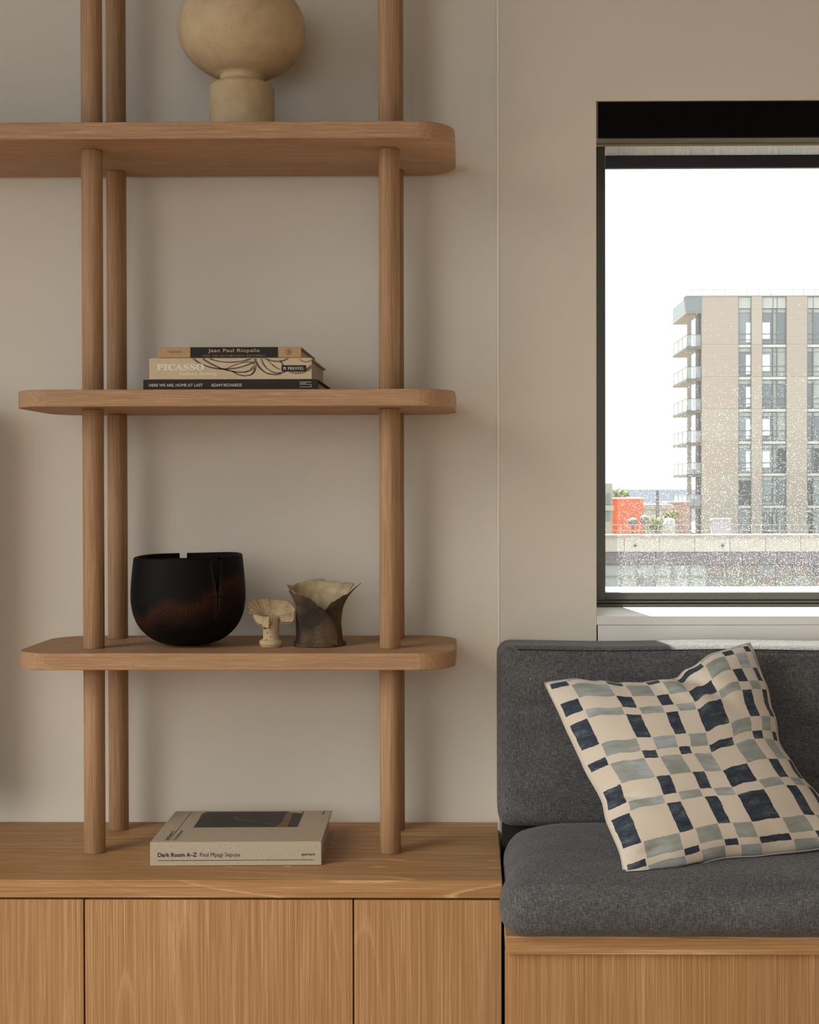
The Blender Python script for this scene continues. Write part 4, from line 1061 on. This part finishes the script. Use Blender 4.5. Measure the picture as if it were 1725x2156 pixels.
def leafy(name, loc, rx, ry, rz, cols, label, group, trunk=0.6, seed=1):
    Rr = random.Random(seed); V, F, FM = [], [], []
    lobes = [(Rr.uniform(-.45, .45), Rr.uniform(-.4, .4), Rr.uniform(-.25, .45), Rr.uniform(.45, .62)) for _ in range(9)] + [(0, 0, 0, .62)]
    for k in range(2600):
        lx, ly, lz, lr = lobes[Rr.randrange(len(lobes))]
        d = Vector((Rr.gauss(0, 1), Rr.gauss(0, 1), Rr.gauss(0, 1))).normalized() * lr * Rr.uniform(0.72, 1.0)
        p = Vector(((lx + d.x) * rx, (ly + d.y) * ry, (lz + d.z) * rz + rz + trunk))
        a = Vector((Rr.gauss(0, 1), Rr.gauss(0, 1), Rr.gauss(0, 1))).normalized(); b_ = a.cross(d.normalized() + Vector((.01, .02, .03))).normalized()
        s = 0.085 * max(rx, rz) * Rr.uniform(0.7, 1.3)
        i = len(V); V += [p - a * s, p + b_ * s * .6, p + a * s, p - b_ * s * .6]; F.append((i, i + 1, i + 2, i + 3)); FM.append(Rr.randrange(len(cols)))
    root = tag(empty(name, loc), label, 'tree', group)
    o = link('crown', mesh('crown', V, F, cols, False, FM), root); o['kind'] = 'stuff'
    link('trunk', tube_mesh('trunk', [(0, 0, 0), (0.02, 0, trunk), (0, 0, trunk + rz)], 0.06 * rx + 0.03, em('bark', (0.16, 0.12, 0.08))), root)
LF = [em('leaf_a', (0.211, 0.232, 0.101)), em('leaf_b', (0.171, 0.202, 0.091)), em('leaf_c', (0.262, 0.262, 0.131))]
LY = [em('leaf_y', (0.302, 0.272, 0.110)), em('leaf_c', (0.262, 0.262, 0.131)), em('leaf_a', (0.211, 0.232, 0.101))]
leafy('tree', (13.05, 121.0, -3.5), 1.0, 1.0, 0.75, LF, 'rounded green tree rising behind the orange building', 'trees beyond the deck', 3.05, 3)
leafy('tree', (13.05, 98.0, -3.5), 0.70, 0.7, 0.72, LF, 'leafy shrub at the right foot of the orange wall', 'trees beyond the deck', 1.15, 5)
leafy('tree', (14.95, 104.0, -3.5), 0.72, 0.7, 0.95, LY, 'yellowish tree beside the tower column', 'trees beyond the deck', 1.2, 7)
leafy('tree', (16.9, 127.5, -3.5), 1.3, 1.0, 0.55, LF, 'low pale green tree behind the dark chimney', 'trees beyond the deck', 2.2, 9)
def simple(name, lst, label, cat):
    """lst of (part name, extents, material)"""
    x0, x1, y0, y1, z0, _ = lst[0][1]; o = Vector(((x0 + x1) / 2, (y0 + y1) / 2, z0))
    root = tag(empty(name, o), label, cat)
    for nm, b, m_ in lst:
        link(nm, boxes_mesh(nm, [(b[0] - o.x, b[1] - o.x, b[2] - o.y, b[3] - o.y, b[4] - o.z, b[5] - o.z)], m_), root)
    return root
simple('orange_building', [('wall', (10.06, 12.41, 100.0, 102.5, -3.5, 0.28), em('orange', (0.62, 0.13, 0.055))), ('roof_edge', (10.04, 12.43, 99.95, 102.5, 0.28, 0.37), em('orange_cap', (0.72, 0.60, 0.52)))], 'bright orange box-shaped building seen left of the tower', 'building')
simple('cream_building', [('wall', (8.40, 9.66, 95.0, 97.5, -3.5, 1.387), em('cream', (0.42, 0.39, 0.30))), ('window_band', (8.38, 9.50, 94.92, 95.0, -0.08, 0.69), em('cream_glass', (0.22, 0.25, 0.24), 0.3)), ('window_band', (8.38, 9.50, 94.92, 95.0, -1.21, -0.56), em('cream_glass', (0.22, 0.25, 0.24), 0.3)), ('cornice', (8.3, 9.73, 94.8, 97.6, -0.48, -0.13), em('cream_cap', (0.45, 0.42, 0.35)))], 'narrow cream building at the left edge of the view', 'building')
simple('long_building', [('wall', (14.2, 17.0, 118.0, 124, -3.5, -0.75), em('long_wall', (0.40, 0.37, 0.32))), ('roof', (14.1, 17.1, 117.8, 124, -0.75, -0.34), em('long_roof', (0.40, 0.32, 0.30)))], 'low pale building with a brown roof between the orange building and the tower', 'building')
simple('brick_building', [('wall', (17.25, 19.2, 122.0, 126, -3.5, -0.30), em('brick', (0.42, 0.27, 0.22))), ('roof_edge', (17.2, 19.25, 121.9, 126, -0.30, -0.15), em('coping', (0.36, 0.29, 0.25)))], 'reddish brick building half hidden behind the balconies', 'building')
V, F = lathe_vf([(0.0, 0), (0.15, 0), (0.13, 4.3), (0.16, 4.32), (0.16, 4.4), (0.0, 4.4)], 14)
tag(link('chimney', mesh('chimney', V, F, em('chimney', (0.16, 0.14, 0.14)), True), None, (15.67, 117.0, -3.5)), 'thin dark chimney standing against the sea', 'chimney')
V, F = lathe_vf([(0.0, 0), (0.42, 0), (0.42, 1.9), (0.45, 1.95), (0.45, 2.1), (0.38, 2.2), (0.36, 2.42), (0.0, 2.5)], 22)
tag(link('vent_tank', mesh('vent_tank', V, F, em('tank', (0.42, 0.41, 0.38)), True), None, (13.60, 95.0, -3.5)), 'white cylindrical roof vent standing beyond the railing', 'vent')
simple('roof_unit', [('casing', (17.53, 18.81, 100.0, 101.2, -3.5, -1.32), em('unit', (0.44, 0.40, 0.44))), ('lid', (17.45, 18.89, 99.95, 101.3, -1.32, -1.17), em('unit_lid', (0.36, 0.34, 0.37)))], 'pale lilac roof unit in front of the tower', 'roof unit')
for (x_, z_, lb) in ((11.35, -1.30, 'clipped grey ball shrub in the middle of the orange wall'), (12.15, -1.12, 'clipped grey ball shrub at the right edge of the orange wall')):
    Vb, Fb = lathe_vf([(0.0, 0.0), (0.05, 0.0), (0.05, 1.9)] + [(max(0.0, 0.31 * sin(pi * k / 10)), 2.2 - 0.31 * cos(pi * k / 10)) for k in range(1, 11)], 16)
    tag(link('ball_shrub', mesh('ball_shrub', Vb, Fb, em('ball', (0.17, 0.16, 0.145)), True), None, (x_ - 0.15, 96.0, z_ - 2.2)), lb, 'shrub', 'clipped ball shrubs')
